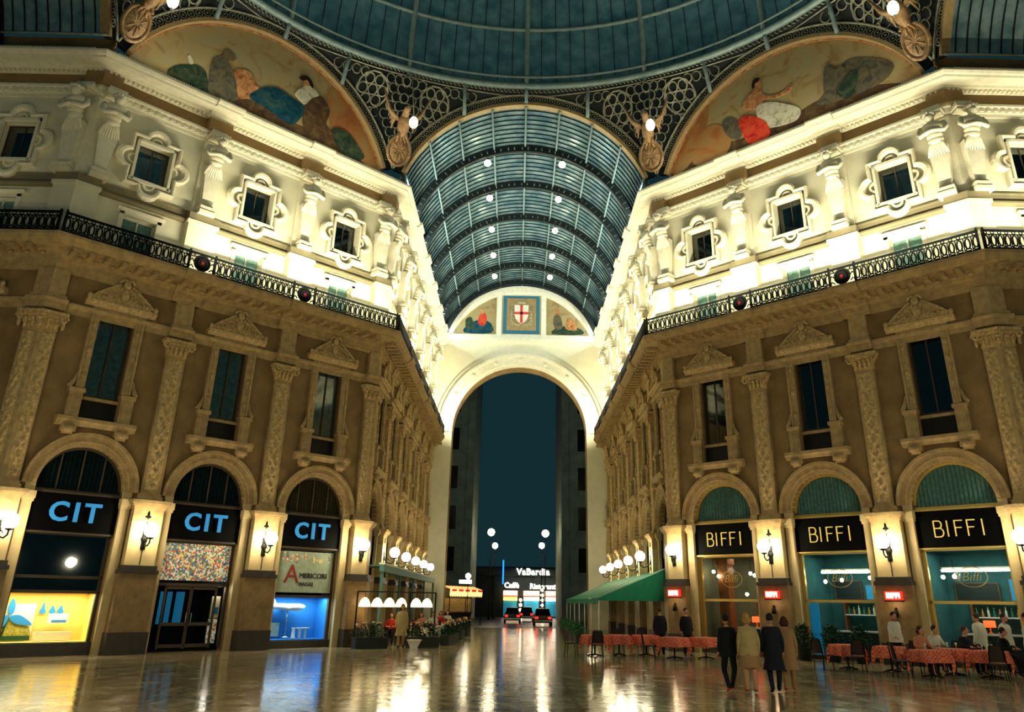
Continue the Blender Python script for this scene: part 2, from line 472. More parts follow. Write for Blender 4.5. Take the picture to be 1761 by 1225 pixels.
def arch_pts(c, r, z, n=20, a0=PI, a1=0):
    return [(c + r * math.cos(a0 + (a1 - a0) * i / n), z + r * math.sin(a0 + (a1 - a0) * i / n)) for i in range(n + 1)]
def faced(mb, outer, holes, y=0.0, mi=0):
    rings = [outer] + holes
    flat = [p for r_ in rings for p in r_]
    t = tessellate_polygon([[Vector((x, z, 0)) for x, z in r_] for r_ in rings])
    mb.add([(x, y, z) for x, z in flat], [tuple(q) for q in t], mi)
def reveal(mb, path, y0, y1, closed=True, mi=0):
    n = len(path)
    mb.add([(x, y0, z) for x, z in path] + [(x, y1, z) for x, z in path],
           [(i, (i + 1) % n, n + (i + 1) % n, n + i) for i in range(n if closed else n - 1)], mi)
def rect(x0, x1, z0, z1): return [(x0, z0), (x1, z0), (x1, z1), (x0, z1)]

DECKC = [(0, 13.22), (.1, 13.22), (.12, 13.36), (.18, 13.4), (.2, 13.6), (.3, 13.66), (.34, 13.84), (.4, 13.98), (.95, 14.02), (1.0, 14.1), (1.08, 14.14), (1.16, 14.26), (1.16, ZDECK), (0, ZDECK)]
TOPC = [(0, 22.08), (.12, 22.08), (.16, 22.2), (.36, 22.22), (.4, 22.32), (.92, 22.34), (.96, 22.42), (1.04, 22.45), (1.12, 22.54), (1.12, 22.62), (.5, 22.85), (0, 22.9)]
MID = [(0, 20.95), (.05, 20.95), (.08, 21.1), (.12, 21.14), (.14, 21.34), (.22, 21.4), (.22, 21.5), (0, 21.52)]
STRING = [(0, 11.72), (.06, 11.72), (.08, 11.9), (.14, 11.94), (.2, 12.04), (.2, 12.1), (0, 12.1)]
CAP = [(0, 4.95), (.03, 4.95), (.05, 5.05), (.12, 5.1), (.16, 5.18), (.16, 5.25), (0, 5.25)]

def relief(u, v, w, h):
    """arabesque relief height for a carved strip, u across (-1..1), v up in metres"""
    s = .55
    ph = 2 * PI * v / s
    vine = math.exp(-((u - .45 * math.sin(ph / 2)) / .17) ** 2) + .8 * math.exp(-((u + .45 * math.sin(ph / 2)) / .17) ** 2)
    leaf = max(0, math.sin(ph) * math.cos(PI * u * 1.5 + .6 * math.sin(ph * 1.7)))
    return .075 * min(1.2, vine + .7 * leaf) * (1 - u ** 6)

def pilaster_geo(w_, parent, x, hand=0, k=0.0, upper=False):
    """pier, carved pilaster, capital and frieze block as parts of the wall.
    hand 0: free standing; +1: half at the start corner; -1: half at the end corner"""
    def shape(half, p):
        if hand == 0: return [(x - half, 0), (x - half, -p), (x + half, -p), (x + half, 0)]
        if hand > 0: return [(x, 0), (x - k * p, -p), (x + half, -p), (x + half, 0)]
        return [(x - half, 0), (x - half, -p), (x + k * p, -p), (x, 0)]
    hs = .55 if hand == 0 else .62
    b = MB()
    b.prism_z(shape(hs + .12, .52), .72, 2.66); b.build('pier_block', 'pier_base', parent)
    b = MB(); b.prism_z(shape(hs + .16, .58), 0, .72); b.build('pier_plinth', 'plinth_stone', parent)
    b = MB(); b.prism_z(shape(hs + .14, .58), 2.66, 2.8); b.prism_z(shape(hs + .08, .52), 2.8, 2.95); b.build('pier_ledge', 'plinth_stone', parent)
    b = MB(); b.prism_z(shape(hs, .42), 2.95, 4.5)
    b.build('pier_panel', 'pier_stone', parent)
    b = MB(); b.prism_z(shape(hs, .42), 4.5, 4.95)
    for p, z0, z1 in ((.46, 4.95, 5.04), (.52, 5.04, 5.12), (.58, 5.12, 5.25)): b.prism_z(shape(hs + p - .42, p), z0, z1)
    b.build('pier_cap', 'ochre_trim', parent)
    if hand == 0:
        b = MB(); b.box(x - .02, x + .02, -.44, -.42, 2.97, 4.5); b.build('conduit', 'wood_frame', parent)
        b = MB(); b.ell((x, -.43, 4.72), (.05, .03, .16), 8, 5); b.ell((x, -.43, 4.66), (.12, .03, .05), 8, 5); b.build('ornament', 'black_iron', parent)
    # shaft
    h2 = .37 if hand == 0 else .5
    b = MB(); b.prism_z(shape(h2 + .08, .3), 5.25, 5.42); b.prism_z(shape(h2 + .03, .25), 5.42, 5.52); b.prism_z(shape(h2, .2), 5.52, 10.9)
    sh = b.build('pilaster', 'ochre_trim', parent)
    cx = x if hand == 0 else (x + hand * .26)
    hw = .27 if hand == 0 else .2
    b = MB()
    b.grid(12, 110, lambda i, j: (cx + (2 * i - 1) * hw, -.205 - relief(2 * i - 1, j * 5.1, hw, 5.1), 5.66 + j * 5.1), 0)
    b.build('carved_panel', 'ochre_carved', sh)
    # capital with leaves and corner scrolls
    b = MB()
    for i in range(5):
        t = i / 4; b.prism_z(shape(h2 + .02 + .16 * t * t, .22 + .14 * t * t), 10.9 + .11 * i, 11.01 + .11 * i)
    b.prism_z(shape(h2 + .24, .42), 11.46, 11.58)
    ends = [-1, 1] if hand == 0 else ([1] if hand > 0 else [-1])
    for e in ends:
        ex = cx + e * (h2 + .14) if hand == 0 else x + (h2 + .14) * (1 if hand > 0 else -1)
        pth = [(ex + e * (.17 - .015 * a) * math.cos(a) * .8, -.36, 11.32 + (.17 - .015 * a) * math.sin(a)) for a in [q * .6 for q in range(14)]]
        b.tube(pth, .04, 5)
    for q in (-.28, -.1, .1, .28):
        xx = cx + q * (h2 / .37)
        b.ell((xx, -.3, 11.1), (.07, .08, .17), 8, 5); b.ell((xx, -.36, 11.25), (.06, .07, .06), 8, 4)
    b.build('capital', 'ochre_carved', sh)
    b = MB(); b.prism_z(shape(h2 + .06, .26), 12.1, 12.26); b.prism_z(shape(h2, .2), 12.26, 13.3)
    b.build('frieze_block', 'ochre_trim', sh)
    # pedestal of the caryatid on the balcony
    b = MB(); b.prism_z(shape(hs + .08, .4), ZDECK, 16.75); b.prism_z(shape(hs + .14, .46), 16.75, 16.9)
    b.build('pedestal', 'cream_stucco', parent)
    b = MB(); b.prism_z(shape(hs + .1, .42), 16.9, 17.25); b.build('pedestal_band', 'band_shade', parent)
    b = MB(); b.prism_z(shape(hs, .36), 21.5, 22.08); b.build('frieze_block', 'brown_frieze', parent)
    b = MB(); b.prism_z(shape(.5, .12), 17.25, 20.95); b.build('upper_pilaster', 'cream_trim', parent)

def facade(name, label):
    Ln, pil, bays, k0, k1, cor = SPEC[name]
    fr = F[name]
    mb = MB()
    # lower storeys: openings cut right through to the floor
    path = [(0, 0)]
    for c in bays: path += [(c - RIN, 0)] + arch_pts(c, RIN, ZSP) + [(c + RIN, 0)]
    path += [(Ln, 0), (Ln, ZDECK), (0, ZDECK)]
    faced(mb, path, [rect(c - .66, c + .66, 7.95, 11.88) for c in bays])
    for c in bays:
        reveal(mb, [(c - RIN, 0)] + arch_pts(c, RIN, ZSP) + [(c + RIN, 0)], 0, .45, False)
        reveal(mb, rect(c - .66, c + .66, 7.95, 11.88), 0, .4)
    w = mb.build(name, 'ochre_stone', None, False)
    w.matrix_basis = fr
    tag(w, label, 'wall', None, 'structure')
    # upper storey wall
    mb = MB()
    faced(mb, rect(0, Ln, ZDECK, ZTOP), [rect(c - .69, c + .69, 17.98, 19.72) for c in bays] + [rect(c - .66, c + .66, ZDECK + .05, 16.3) for c in bays])
    for c in bays:
        reveal(mb, rect(c - .69, c + .69, 17.98, 19.72), 0, .34); reveal(mb, rect(c - .66, c + .66, ZDECK + .05, 16.3), 0, .4)
    mb.build('upper_wall', 'cream_stucco', w, False)
    MB().sweep([(0, 16.78), (.14, 16.8), (.2, 16.86), (.2, 16.94), (.06, 16.98), (.06, 17.28), (.1, 17.3), (.1, 17.36), (0, 17.38)], 0, Ln, k0, k1).build('attic_band', 'band_shade', w)
    MB().sweep([(0, 21.52), (.05, 21.52), (.05, 22.08), (0, 22.08)], 0, Ln, k0, k1).build('frieze', 'brown_frieze', w)
    b = MB().sweep(MID, 0, Ln, k0, k1)
    n = int(Ln / .3)
    for i in range(n): b.box(.1 + i * .3, .26 + i * .3, -.19, -.1, 21.18, 21.34)
    b.build('upper_moulding', 'cream_trim', w)
    b = MB().sweep(TOPC, 0, Ln, k0, k1)
    n = int(Ln / .2)
    for i in range(n): b.box(.04 + i * .2, .15 + i * .2, -.3, -.12, 22.1, 22.215)
    n = int(Ln / .1)
    for i in range(0, n): b.box(i * .1 + .02, i * .1 + .07, -1.1, -.98, 22.6, 22.69)
    allp = list(pil) + ([0.0] if cor[0] else []) + ([Ln] if cor[1] else [])
    for x in pil:
        b.sweep([(p + (.14 if p > 0 else 0), z) for p, z in TOPC], x - .62, x + .62)
    b.build('upper_cornice', 'cream_trim', w)
    b = MB().sweep(DECKC, 0, Ln, k0, k1)
    n = int(Ln / .6)
    for i in range(n):
        x = .3 + i * .6
        b.box(x - .1, x + .1, -.9, -.36, 13.82, 13.98)
        b.ell((x + .3, -.42, 13.8), (.13, .06, .08), 8, 4)
    for x in pil: b.sweep([(p + (.1 if p > 0 else 0), z) for p, z in DECKC], x - .6, x + .6)
    b.build('balcony_cornice', 'ochre_trim', w)
    b = MB().sweep(STRING, 0, Ln, k0, k1)
    for x in pil: b.sweep([(p + (.22 if p > 0 else 0), z) for p, z in STRING], x - .48, x + .48)
    if cor[0]: b.sweep([(p + (.22 if p > 0 else 0), z) for p, z in STRING], 0, .6, k0, 0)
    if cor[1]: b.sweep([(p + (.22 if p > 0 else 0), z) for p, z in STRING], Ln - .6, Ln, 0, k1)
    b.build('string_course', 'ochre_trim', w)
    for c in bays:
        b = MB()
        b.arch(c, ZSP, RIN, RIN + .14, 0, PI, -.1, .3, 28); b.arch(c, ZSP, RIN + .14, ROUT - .12, 0, PI, -.16, .02, 28); b.arch(c, ZSP, ROUT - .12, ROUT, 0, PI, -.24, .02, 28)
        for i in range(40):
            a = PI * (i + .5) / 40; b.ell((c + (RIN + .17) * math.cos(a), -.17, ZSP + (RIN + .17) * math.sin(a)), .035, 6, 4)
        b.build('archivolt', 'ochre_trim', w)
        b = MB()
        for s in (-1, 1):
            xa, xb = sorted((c + s * RIN, c + s * (RIN + .32)))
            b.box(xa, xb, -.14, .1, .0, 4.9); b.box(xa - .03, xb + .03, -.2, .1, 4.9, 5.0); b.box(xa - .05, xb + .05, -.26, .1, 5.0, 5.25)
            b.box(xa, xb, -.12, .1, 5.25, ZSP)
        b.build('arch_impost', 'pier_stone', w)
    for x in pil: pilaster_geo(name, w, x)
    if cor[0]: pilaster_geo(name, w, 0.0, 1, k0)
    if cor[1]: pilaster_geo(name, w, Ln, -1, k1)
    return w

facade('wall_left', 'ochre and cream three bay wall on the side of the blue lettered shop')
facade('wall_right', 'ochre and cream three bay wall above the restaurant with black signs')
facade('wall_left_passage', 'wall receding along the terrace with white lampshades')
facade('wall_right_passage', 'wall receding behind the green canvas awning')
facade('wall_left_transept', 'dim wall turning the corner beyond the yellow shop display')
facade('wall_right_transept', 'bright wall turning the corner beyond the seated diners')

# ------------------------------------------------------------------ windows
def pleats(mb, x0, x1, z0, z1, y, amp=.03, n=14, mi=0):
    mb.grid(n * 4, 1, lambda i, j: (x0 + (x1 - x0) * i, y + amp * math.sin(i * n * 2 * PI), z0 + (z1 - z0) * j), mi)

def first_floor_window():
    z0 = 7.3; r = empty('window_1'); O = (0, 0, z0)
    b = MB(O)
    for s in (-1, 1):
        xa, xb = sorted((s * .66, s * .96)); b.box(xa, xb, -.12, .05, 9.05, 11.9)
        xa, xb = sorted((s * .9, s * .98)); b.box(xa, xb, -.17, .02, 9.05, 11.9)
        for z in (9.5, 10.5, 11.5):
            b.ell((s * .8, -.13, z), (.1, .05, .13), 10, 5)
        for q in range(4): b.ell((s * .8, -.12, 9.75 + q * .5 + .1), (.05, .04, .12), 6, 4)
    b.box(-.98, .98, -.14, .05, 11.9, 12.2)
    b.build('window_surround', 'ochre_trim', r)
    b = MB(O)
    b.sweep([(0, 12.2), (.2, 12.2), (.24, 12.3), (.32, 12.34), (.34, 12.44), (0, 12.44)], -1.32, 1.32)
    def sw(t): return 12.5 + .78 * (t * t * (3 - 2 * t)) ** .9 + .06 * math.sin(PI * t * 2)
    top = [(-1.32, 12.44)] + [(-1.3 + 1.1 * i / 14, sw(i / 14)) for i in range(15)]
    top += [(-.12, 13.34), (.12, 13.34)] + [(-x, z) for x, z in reversed(top)]
    b.prism_y(top, -.2, 0)
    for s in (-1, 1):
        for cx, cz, rr in ((.72, 12.68, .17), (.38, 12.78, .2)):
            b.tube([(s * (cx + (rr - .012 * q) * math.cos(q * .62)), -.24, cz + (rr - .012 * q) * math.sin(q * .62)) for q in range(15)], .035, 5)
        b.ell((s * 1.24, -.28, 12.56), (.1, .08, .12), 8, 5)
        b.tube([(s * (1.26 - 1.06 * i / 10), -.24, sw(i / 10) + .01) for i in range(11)], .055, 6)
    b.ell((0, -.26, 12.86), (.17, .1, .26), 12, 7); b.ell((0, -.28, 13.3), (.15, .1, .2), 10, 6); b.tube([(-.3, -.26, 13.36), (-.14, -.28, 13.52), (0, -.28, 13.46), (.14, -.28, 13.52), (.3, -.26, 13.36)], .05, 6); b.ell((-.16, -.24, 13.12), (.08, .06, .1), 8, 5); b.ell((.16, -.24, 13.12), (.08, .06, .1), 8, 5)
    b.build('pediment', 'ochre_carved', r)
    b = MB(O)
    for s in (-1, 1):
        xa, xb = sorted((s * .68, s * 1.14)); b.box(xa, xb, -.22, .03, 7.95, 8.85); b.box(xa - .05, xb + .05, -.28, .03, 8.85, 9.0)
        xa2, xb2 = sorted((s * .76, s * 1.06)); b.box(xa2, xb2, -.25, .0, 8.1, 8.7)
        b.tube([(s * 1.0, -.12, 9.6), (s * 1.05, -.12, 9.35), (s * 1.12, -.13, 9.15), (s * 1.2, -.14, 9.02)], [.04, .07, .1, .1], 6)
        b.ell((s * .92, -.3, 7.5), (.2, .18, .16), 8, 5)
    b.build('window_pedestal', 'ochre_trim', r)
    b = MB(O)
    b.sweep([(0, 7.62), (.26, 7.62), (.3, 7.72), (.38, 7.8), (.38, 7.92), (0, 7.95)], -1.38, 1.38)
    for s in (-1, 1):
        b.box(s * .92 - .24, s * .92 + .24, -.34, 0, 7.4, 7.62); b.box(s * .92 - .18, s * .92 + .18, -.24, 0, 7.3, 7.4)
    b.build('window_sill', 'ochre_trim', r)
    b = MB(O); b.box(-.66, .66, .12, .2, 7.95, 8.66); b.build('dark_panel', 'dark_void', r)
    b = MB(O); b.box(-.68, .68, .02, .22, 8.66, 8.78); b.build('balcony_bar', 'ochre_trim', r)
    b = MB(O)
    for x0, x1, z_0, z1 in ((-.66, -.58, 8.78, 11.88), (.58, .66, 8.78, 11.88), (-.03, .03, 8.78, 11.88), (-.66, .66, 11.8, 11.88), (-.66, .66, 8.78, 8.88)):
        b.box(x0, x1, .2, .27, z_0, z1)
    b.build('window_frame', 'wood_frame', r)
    b = MB(O); b.add([(-.6, .24, 8.8), (.6, .24, 8.8), (.6, .24, 11.85), (-.6, .24, 11.85)], [(0, 1, 2, 3)]); b.build('pane', 'pane_glass', r)
    b = MB(O); pleats(b, -.64, -.01, 8.8, 11.86, .34); pleats(b, .02, .64, 8.8, 11.86, .34); b.build('curtain', 'curtain_pale', r)
    b = MB(O); b.box(-.9, .9, .4, .41, 7.9, 7.94); b.add([(-.9, 1.1, 7.9), (.9, 1.1, 7.9), (.9, 1.1, 12), (-.9, 1.1, 12), (-.9, .4, 7.9), (.9, .4, 7.9), (.9, .4, 12), (-.9, .4, 12)], [(0, 1, 2, 3), (0, 4, 7, 3), (1, 5, 6, 2), (3, 7, 6, 2), (0, 4, 5, 1)])
    b.build('room_back', 'night_room', r)
    tag(r, 'x', 'window', None, 'structure')
    return r

def lobed(hw, hh, rl, cz, step=8):
    """square outline with a half round lobe in the middle of every side, counter-clockwise from bottom"""
    p = []
    def side(ax, ay, bx, by, nx, ny):
        mx, my = (ax + bx) / 2, (ay + by) / 2
        dx, dy = (bx - ax), (by - ay); ln = math.hypot(dx, dy); dx /= ln; dy /= ln
        p.append((ax, ay))
        for i in range(step + 1):
            a = PI - PI * i / step
            p.append((mx + rl * math.cos(a) * dx + rl * math.sin(a) * nx, my + rl * math.cos(a) * dy + rl * math.sin(a) * ny))
    side(-hw, -hh, hw, -hh, 0, -1); side(hw, -hh, hw, hh, 1, 0); side(hw, hh, -hw, hh, 0, 1); side(-hw, hh, -hw, -hh, -1, 0)
    return [(x, cz + z) for x, z in p]

def upper_window():
    z0 = 18.0; cz = 18.83; r = empty('window_2'); O = (0, 0, z0)
    b = MB(O)
    rings = [(1.04, 1.2, .5, 0), (1.04, 1.2, .5, -.2), (.98, 1.14, .45, -.27), (.92, 1.08, .38, -.25), (.88, 1.04, .34, -.14), (.88, 1.04, .34, 0)]
    for (h1, v1, l1, y1), (h2, v2, l2, y2) in zip(rings, rings[1:]):
        pa, pb = lobed(h1, v1, l1, cz), lobed(h2, v2, l2, cz); n = len(pa)
        b.add([(x, y1, z) for x, z in pa] + [(x, y2, z) for x, z in pb], [(k, (k + 1) % n, n + (k + 1) % n, n + k) for k in range(n)])
    b.build('lobed_moulding', 'cream_trim', r)
    b = MB(O)
    for x0, x1, z_0, z1 in ((-.8, -.69, 17.86, 19.84), (.69, .8, 17.86, 19.84), (-.8, .8, 19.72, 19.84), (-.86, .86, 17.84, 17.98)):
        b.box(x0, x1, -.2, .02, z_0, z1)
    for cx, c_z, a0 in ((0, cz + 1.02, 0), (0, cz - 1.0, PI), (-.8, cz, PI / 2), (.8, cz, -PI / 2)):
        b.arch(cx, c_z, .16, .25, a0, a0 + PI, -.14, 0, 10)
    b.build('window_surround', 'cream_trim', r)
    b = MB(O)
    for x0, x1, z_0, z1 in ((-.69, -.65, 17.98, 19.72), (.65, .69, 17.98, 19.72), (-.018, .018, 17.98, 19.72), (-.69, .69, 19.68, 19.72), (-.69, .69, 17.98, 18.02)): b.box(x0, x1, .27, .32, z_0, z1)
    b.build('window_frame', 'wood_frame', r)
    b = MB(O); b.add([(-.66, .3, 18.0), (.66, .3, 18.0), (.66, .3, 19.7), (-.66, .3, 19.7)], [(0, 1, 2, 3)]); b.build('pane', 'pane_glass', r)
    b = MB(O); pleats(b, .06, .68, 18.0, 19.7, .42, .03, 8); b.build('curtain', 'curtain_dark', r)
    b = MB(O); b.add([(-.8, 1.2, 17.9), (.8, 1.2, 17.9), (.8, 1.2, 19.8), (-.8, 1.2, 19.8), (-.8, .5, 17.9), (.8, .5, 17.9), (.8, .5, 19.8), (-.8, .5, 19.8)], [(0, 1, 2, 3), (0, 4, 7, 3), (1, 5, 6, 2), (3, 7, 6, 2), (0, 4, 5, 1)])
    b.build('room_back', 'night_room', r)
    tag(r, 'x', 'window', None, 'structure')
    return r

def balcony_window():
    z0 = ZDECK; r = empty('window_3'); O = (0, 0, z0)
    b = MB(O)
    for x0, x1, z_0, z1 in ((-.84, -.66, ZDECK, 16.42), (.66, .84, ZDECK, 16.42), (-.84, .84, 16.3, 16.46)): b.box(x0, x1, -.08, .03, z_0, z1)
    b.sweep([(0, 16.46), (.12, 16.46), (.18, 16.56), (0, 16.6)], -.95, .95)
    b.build('window_surround', 'cream_trim', r)
    b = MB(O)
    for x0, x1, z_0, z1 in ((-.66, -.59, ZDECK, 16.3), (.59, .66, ZDECK, 16.3), (-.03, .03, ZDECK, 16.3), (-.66, .66, 16.22, 16.3), (-.66, .66, 15.5, 15.55)): b.box(x0, x1, .22, .28, z_0, z1)
    b.build('window_frame', 'white_sash', r)
    b = MB(O); b.add([(-.6, .25, ZDECK), (.6, .25, ZDECK), (.6, .25, 16.25), (-.6, .25, 16.25)], [(0, 1, 2, 3)]); b.build('pane', 'shop_glass', r)
    b = MB(O); pleats(b, -.64, .64, ZDECK + .02, 16.28, .32, .02, 16); b.build('curtain', 'curtain_teal', r)
    tag(r, 'x', 'window', None, 'structure')
    return r

def T(x, y, z): return Matrix.Translation((x, y, z))
ORD = ['nearest the dark far arch', 'second', 'third', 'fourth', 'fifth', 'sixth']
def positions():
    out = []
    dl = {'wall_left': ['over the yellow shop display', 'over the confetti panel', 'over the blue shop display'],
          'wall_right': ['over the restaurant sign nearest the awning', 'over the middle restaurant sign', 'over the restaurant sign above the diners']}
    for wn in ('wall_left', 'wall_right'):
        for c, d in zip(SPEC[wn][2], dl[wn]): out.append((F[wn] @ T(c, 0, 0), d))
    out.append((F['wall_left_transept'] @ T(SPEC['wall_left_transept'][2][0], 0, 0), 'round the corner on the dim left transept wall'))
    out.append((F['wall_right_transept'] @ T(SPEC['wall_right_transept'][2][0], 0, 0), 'round the corner on the bright right transept wall'))
    num = ['first', 'second', 'third', 'fourth', 'fifth', 'sixth']
    for wn, side in (('wall_left_passage', 'left'), ('wall_right_passage', 'right')):
        bs = SPEC[wn][2]
        for k, c in enumerate(bs):
            out.append((F[wn] @ T(c, 0, 0), f'{num[k]} from the crossing along the {side} passage wall'))
    return out
POS = positions()
wi = [0]
def win_names(n):
    a = [f'window_{wi[0] + 1 + i}' for i in range(n)]; wi[0] += n
    return a
for mk, z, txt in ((first_floor_window, 7.3, 'tall pedimented window'), (upper_window, 18.0, 'dark square window in a lobed frame'), (balcony_window, ZDECK, 'low window behind the iron railing')):
    p = mk()
    place(p, [m @ T(0, 0, z) for m, d in POS], [f'{txt} {d}' for m, d in POS], win_names(len(POS)))

# curtains coloured dark so restaurant side first floor windows read as unlit
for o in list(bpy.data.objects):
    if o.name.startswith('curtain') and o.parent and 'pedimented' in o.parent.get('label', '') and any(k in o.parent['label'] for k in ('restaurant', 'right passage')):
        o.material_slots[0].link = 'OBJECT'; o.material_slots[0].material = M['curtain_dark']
# ------------------------------------------------------------------ caryatids
def caryatid():
    z0 = 17.25; r = empty('caryatid'); O = (0, 0, z0)
    b = MB(O); b.box(-.36, .36, -.62, -.1, 17.25, 17.42); b.box(-.3, .3, -.56, -.1, 17.42, 17.5); b.box(-.34, .34, -.6, -.1, 17.5, 17.62); b.box(-.24, .24, -.5, -.1, 17.62, 17.72)
    b.build('base', 'cream_trim', r)
    b = MB(O)
    secs = [(17.72, .22, .16), (18.4, .29, .2), (19.1, .36, .23), (19.6, .38, .22)]
    vs = []
    for z, hx, d in secs: vs += [(-hx, -.12, z), (-hx, -.12 - d * 1.6, z), (hx, -.12 - d * 1.6, z), (hx, -.12, z)]
    b.add(vs, [(4 * i + k, 4 * i + (k + 1) % 4, 4 * i + 4 + (k + 1) % 4, 4 * i + 4 + k) for i in range(3) for k in range(4)])
    for q in range(3): b.ell((0, -.36 - .03 * q, 18.2 + q * .32), (.08, .06, .1), 8, 5)
    b.build('shaft', 'cream_trim', r)
    b = MB(O)   # fan of drapery folds tied below the waist
    for q in range(9):
        a = (q - 4) / 4 * 1.05
        b.tube([(.08 * math.sin(a), -.6, 19.95), (.3 * math.sin(a), -.53, 19.6), (.46 * math.sin(a), -.46, 19.25 - .2 * math.cos(a))], [.06, .06, .025], 6)
    b.build('drapery', 'cream_trim', r)
    b = MB(O)   # torso, shoulders, crossed arms, neck and head in one sculpted figure
    for z, rx, ry, y in ((19.8, .32, .24, -.48), (20.0, .32, .25, -.54), (20.2, .38, .28, -.6), (20.42, .44, .28, -.64)): b.ell((0, y, z), (rx, ry, .2), 14, 7)
    b.tube([(0, -.64, 20.45), (0, -.72, 20.66)], [.15, .13], 8)
    b.ell((0, -.82, 20.76), (.19, .21, .24), 12, 8); b.ell((0, -1.03, 20.72), (.035, .05, .05), 6, 4)
    for s in (-1, 1):
        b.tube([(s * .42, -.64, 20.45), (s * .52, -.72, 20.2), (s * .46, -.86, 20.0), (s * .1, -.95, 20.08), (-s * .14, -.92, 20.14)], [.13, .12, .1, .085, .07], 8)
        b.ell((s * .13, -.6, 20.3), (.12, .07, .1), 8, 5)
    b.build('figure', 'cream_trim', r)
    b = MB(O)
    for q in range(12):
        a = q / 12 * 2 * PI; b.ell((.2 * math.cos(a), -.76 + .19 * math.sin(a), 20.92 + .03 * math.sin(3 * a)), .08, 7, 4)
    b.ell((0, -.74, 20.97), (.2, .2, .08), 10, 5)
    b.build('wreath', 'cream_trim', r)
    b = MB(O); b.box(-.4, .4, -.55, -.05, 21.02, 21.14); b.box(-.46, .46, -.62, -.05, 21.14, 21.28); b.box(-.36, .36, -.4, 0, 21.28, 21.52); b.build('abacus', 'cream_trim', r)
    tag(r, 'x', 'sculpture')
    return r
cp, cl = [], []
def corner(px, py, ang): return Matrix.Translation((px, py, 0)) @ Matrix.Rotation(ang, 4, 'Z')
for wn, d in (('wall_left', ['between the left and middle upper windows of the dim left wall', 'between the middle and right upper windows of the left wall']),
              ('wall_right', ['between the left and middle upper windows of the right wall', 'between the middle and right upper windows of the right wall'])):
    for x, t in zip(SPEC[wn][1], d): cp.append(F[wn] @ T(x, 0, 0)); cl.append('stucco caryatid ' + t)
CORN = [('wall_left', .52, 'facing us on the dark left outer corner, right of its pair'), ('wall_left_transept', 6.48, 'on the dark left outer corner, left of its pair'),
        ('wall_left', L - .52, 'dark against the bright passage on the left inner corner'), ('wall_left_passage', .52, 'inside the passage on the left inner corner'),
        ('wall_right', .52, 'on the right inner corner beside the passage'), ('wall_right_passage', DE - .52, 'inside the passage on the right inner corner'),
        ('wall_right', L - .52, 'on the bright right outer corner, left of its pair'), ('wall_right_transept', .52, 'on the bright right outer corner, right of its pair')]
for wn, x, t in CORN: cp.append(F[wn] @ T(x, 0, 0)); cl.append('stucco caryatid ' + t)
num = ['first', 'second', 'third', 'fourth', 'fifth']
for wn, side in (('wall_left_passage', 'left'), ('wall_right_passage', 'right')):
    for k, x in enumerate(SPEC[wn][1]): cp.append(F[wn] @ T(x, 0, 0)); cl.append(f'overlit stucco caryatid, {num[k]} from the crossing on the {side} passage wall')
place(caryatid(), [m @ T(0, 0, 17.25) for m in cp], cl, group='caryatids of the upper storey')

# ------------------------------------------------------------------ balcony railings
def railing(wn, label):
    Ln, pil, bays, k0, k1, cor = SPEC[wn]
    p = 1.04; x0, x1 = -k0 * p + .06, Ln + k1 * p - .06
    r = empty('balcony_railing', F[wn] @ T(0, -p, ZDECK))
    H = .84
    MB().box(x0, x1, -.045, .045, H - .06, H + .01).build('top_rail', 'black_iron', r)
    b = MB().box(x0, x1, -.04, .04, .0, .08); b.box(x0, x1, -.02, .02, H - .2, H - .17); b.build('bottom_rail', 'black_iron', r)
    posts = sorted(set([round(x0 + .05, 2), round(x1 - .05, 2)] + [x - .55 for x in pil] + [x + .55 for x in pil]))
    for x in posts:
        b = MB().box(x - .04, x + .04, -.05, .05, 0, H + .03); b.ell((x, 0, H + .06), .05, 8, 5); b.build('post', 'black_iron', r)
    edges = [x0] + [q for x in pil for q in (x - .5, x + .5)] + [x1]
    for e0, e1 in zip(edges[0::2], edges[1::2]):
        b = MB(); n = int((e1 - e0) / .27)
        for i in range(n):
            x = e0 + (i + .5) * (e1 - e0) / n
            b.tube([(x + .09 * math.sin(a), 0, .4 + .22 * math.cos(a)) for a in [2 * PI * q / 10 for q in range(10)]], .034, 4, True); b.tube([(x + .1 * math.sin(a), 0, .15 + .05 * math.cos(a)) for a in [2 * PI * q / 8 for q in range(8)]], .03, 4, True)
            b.box(x - .15, x - .115, -.02, .02, .06, H - .18)
            b.tube([(x + .07 * math.sin(a), 0, H - .11 + .055 * math.cos(a)) for a in [2 * PI * q / 6 for q in range(6)]], .024, 4, True)
        b.build('baluster_lattice', 'black_iron', r)
    for x in pil:
        b = MB()
        b.ell((x, 0, .42), (.3, .03, .3), 18, 6)
        for rr in (.32, .2): b.tube([(x + rr * math.cos(a), -.03, .42 + rr * math.sin(a)) for a in [2 * PI * q / 18 for q in range(18)]], .045, 5, True)
        for s in (-1, 1):
            for z in (.15, .42, .7): b.tube([(x + s * .33, 0, z), (x + s * .44, -.02, z + .1), (x + s * .53, 0, z)], .03, 5)
        md = b.build('medallion', 'black_iron', r)
        MB().ell((x, -.05, .42), (.085, .06, .1), 10, 6).build('rosette', 'flower_deep', md)
    tag(r, label, 'railing', 'balcony railings')
railing('wall_left', 'black iron balcony railing above the blue lettered shop')
railing('wall_right', 'black iron balcony railing above the restaurant')
railing('wall_left_passage', 'black iron balcony railing along the left passage wall')
railing('wall_right_passage', 'black iron balcony railing along the right passage wall')
railing('wall_left_transept', 'black iron railing with a red rosette on the left transept wall')
railing('wall_right_transept', 'black iron railing on the right transept wall beyond the corner')

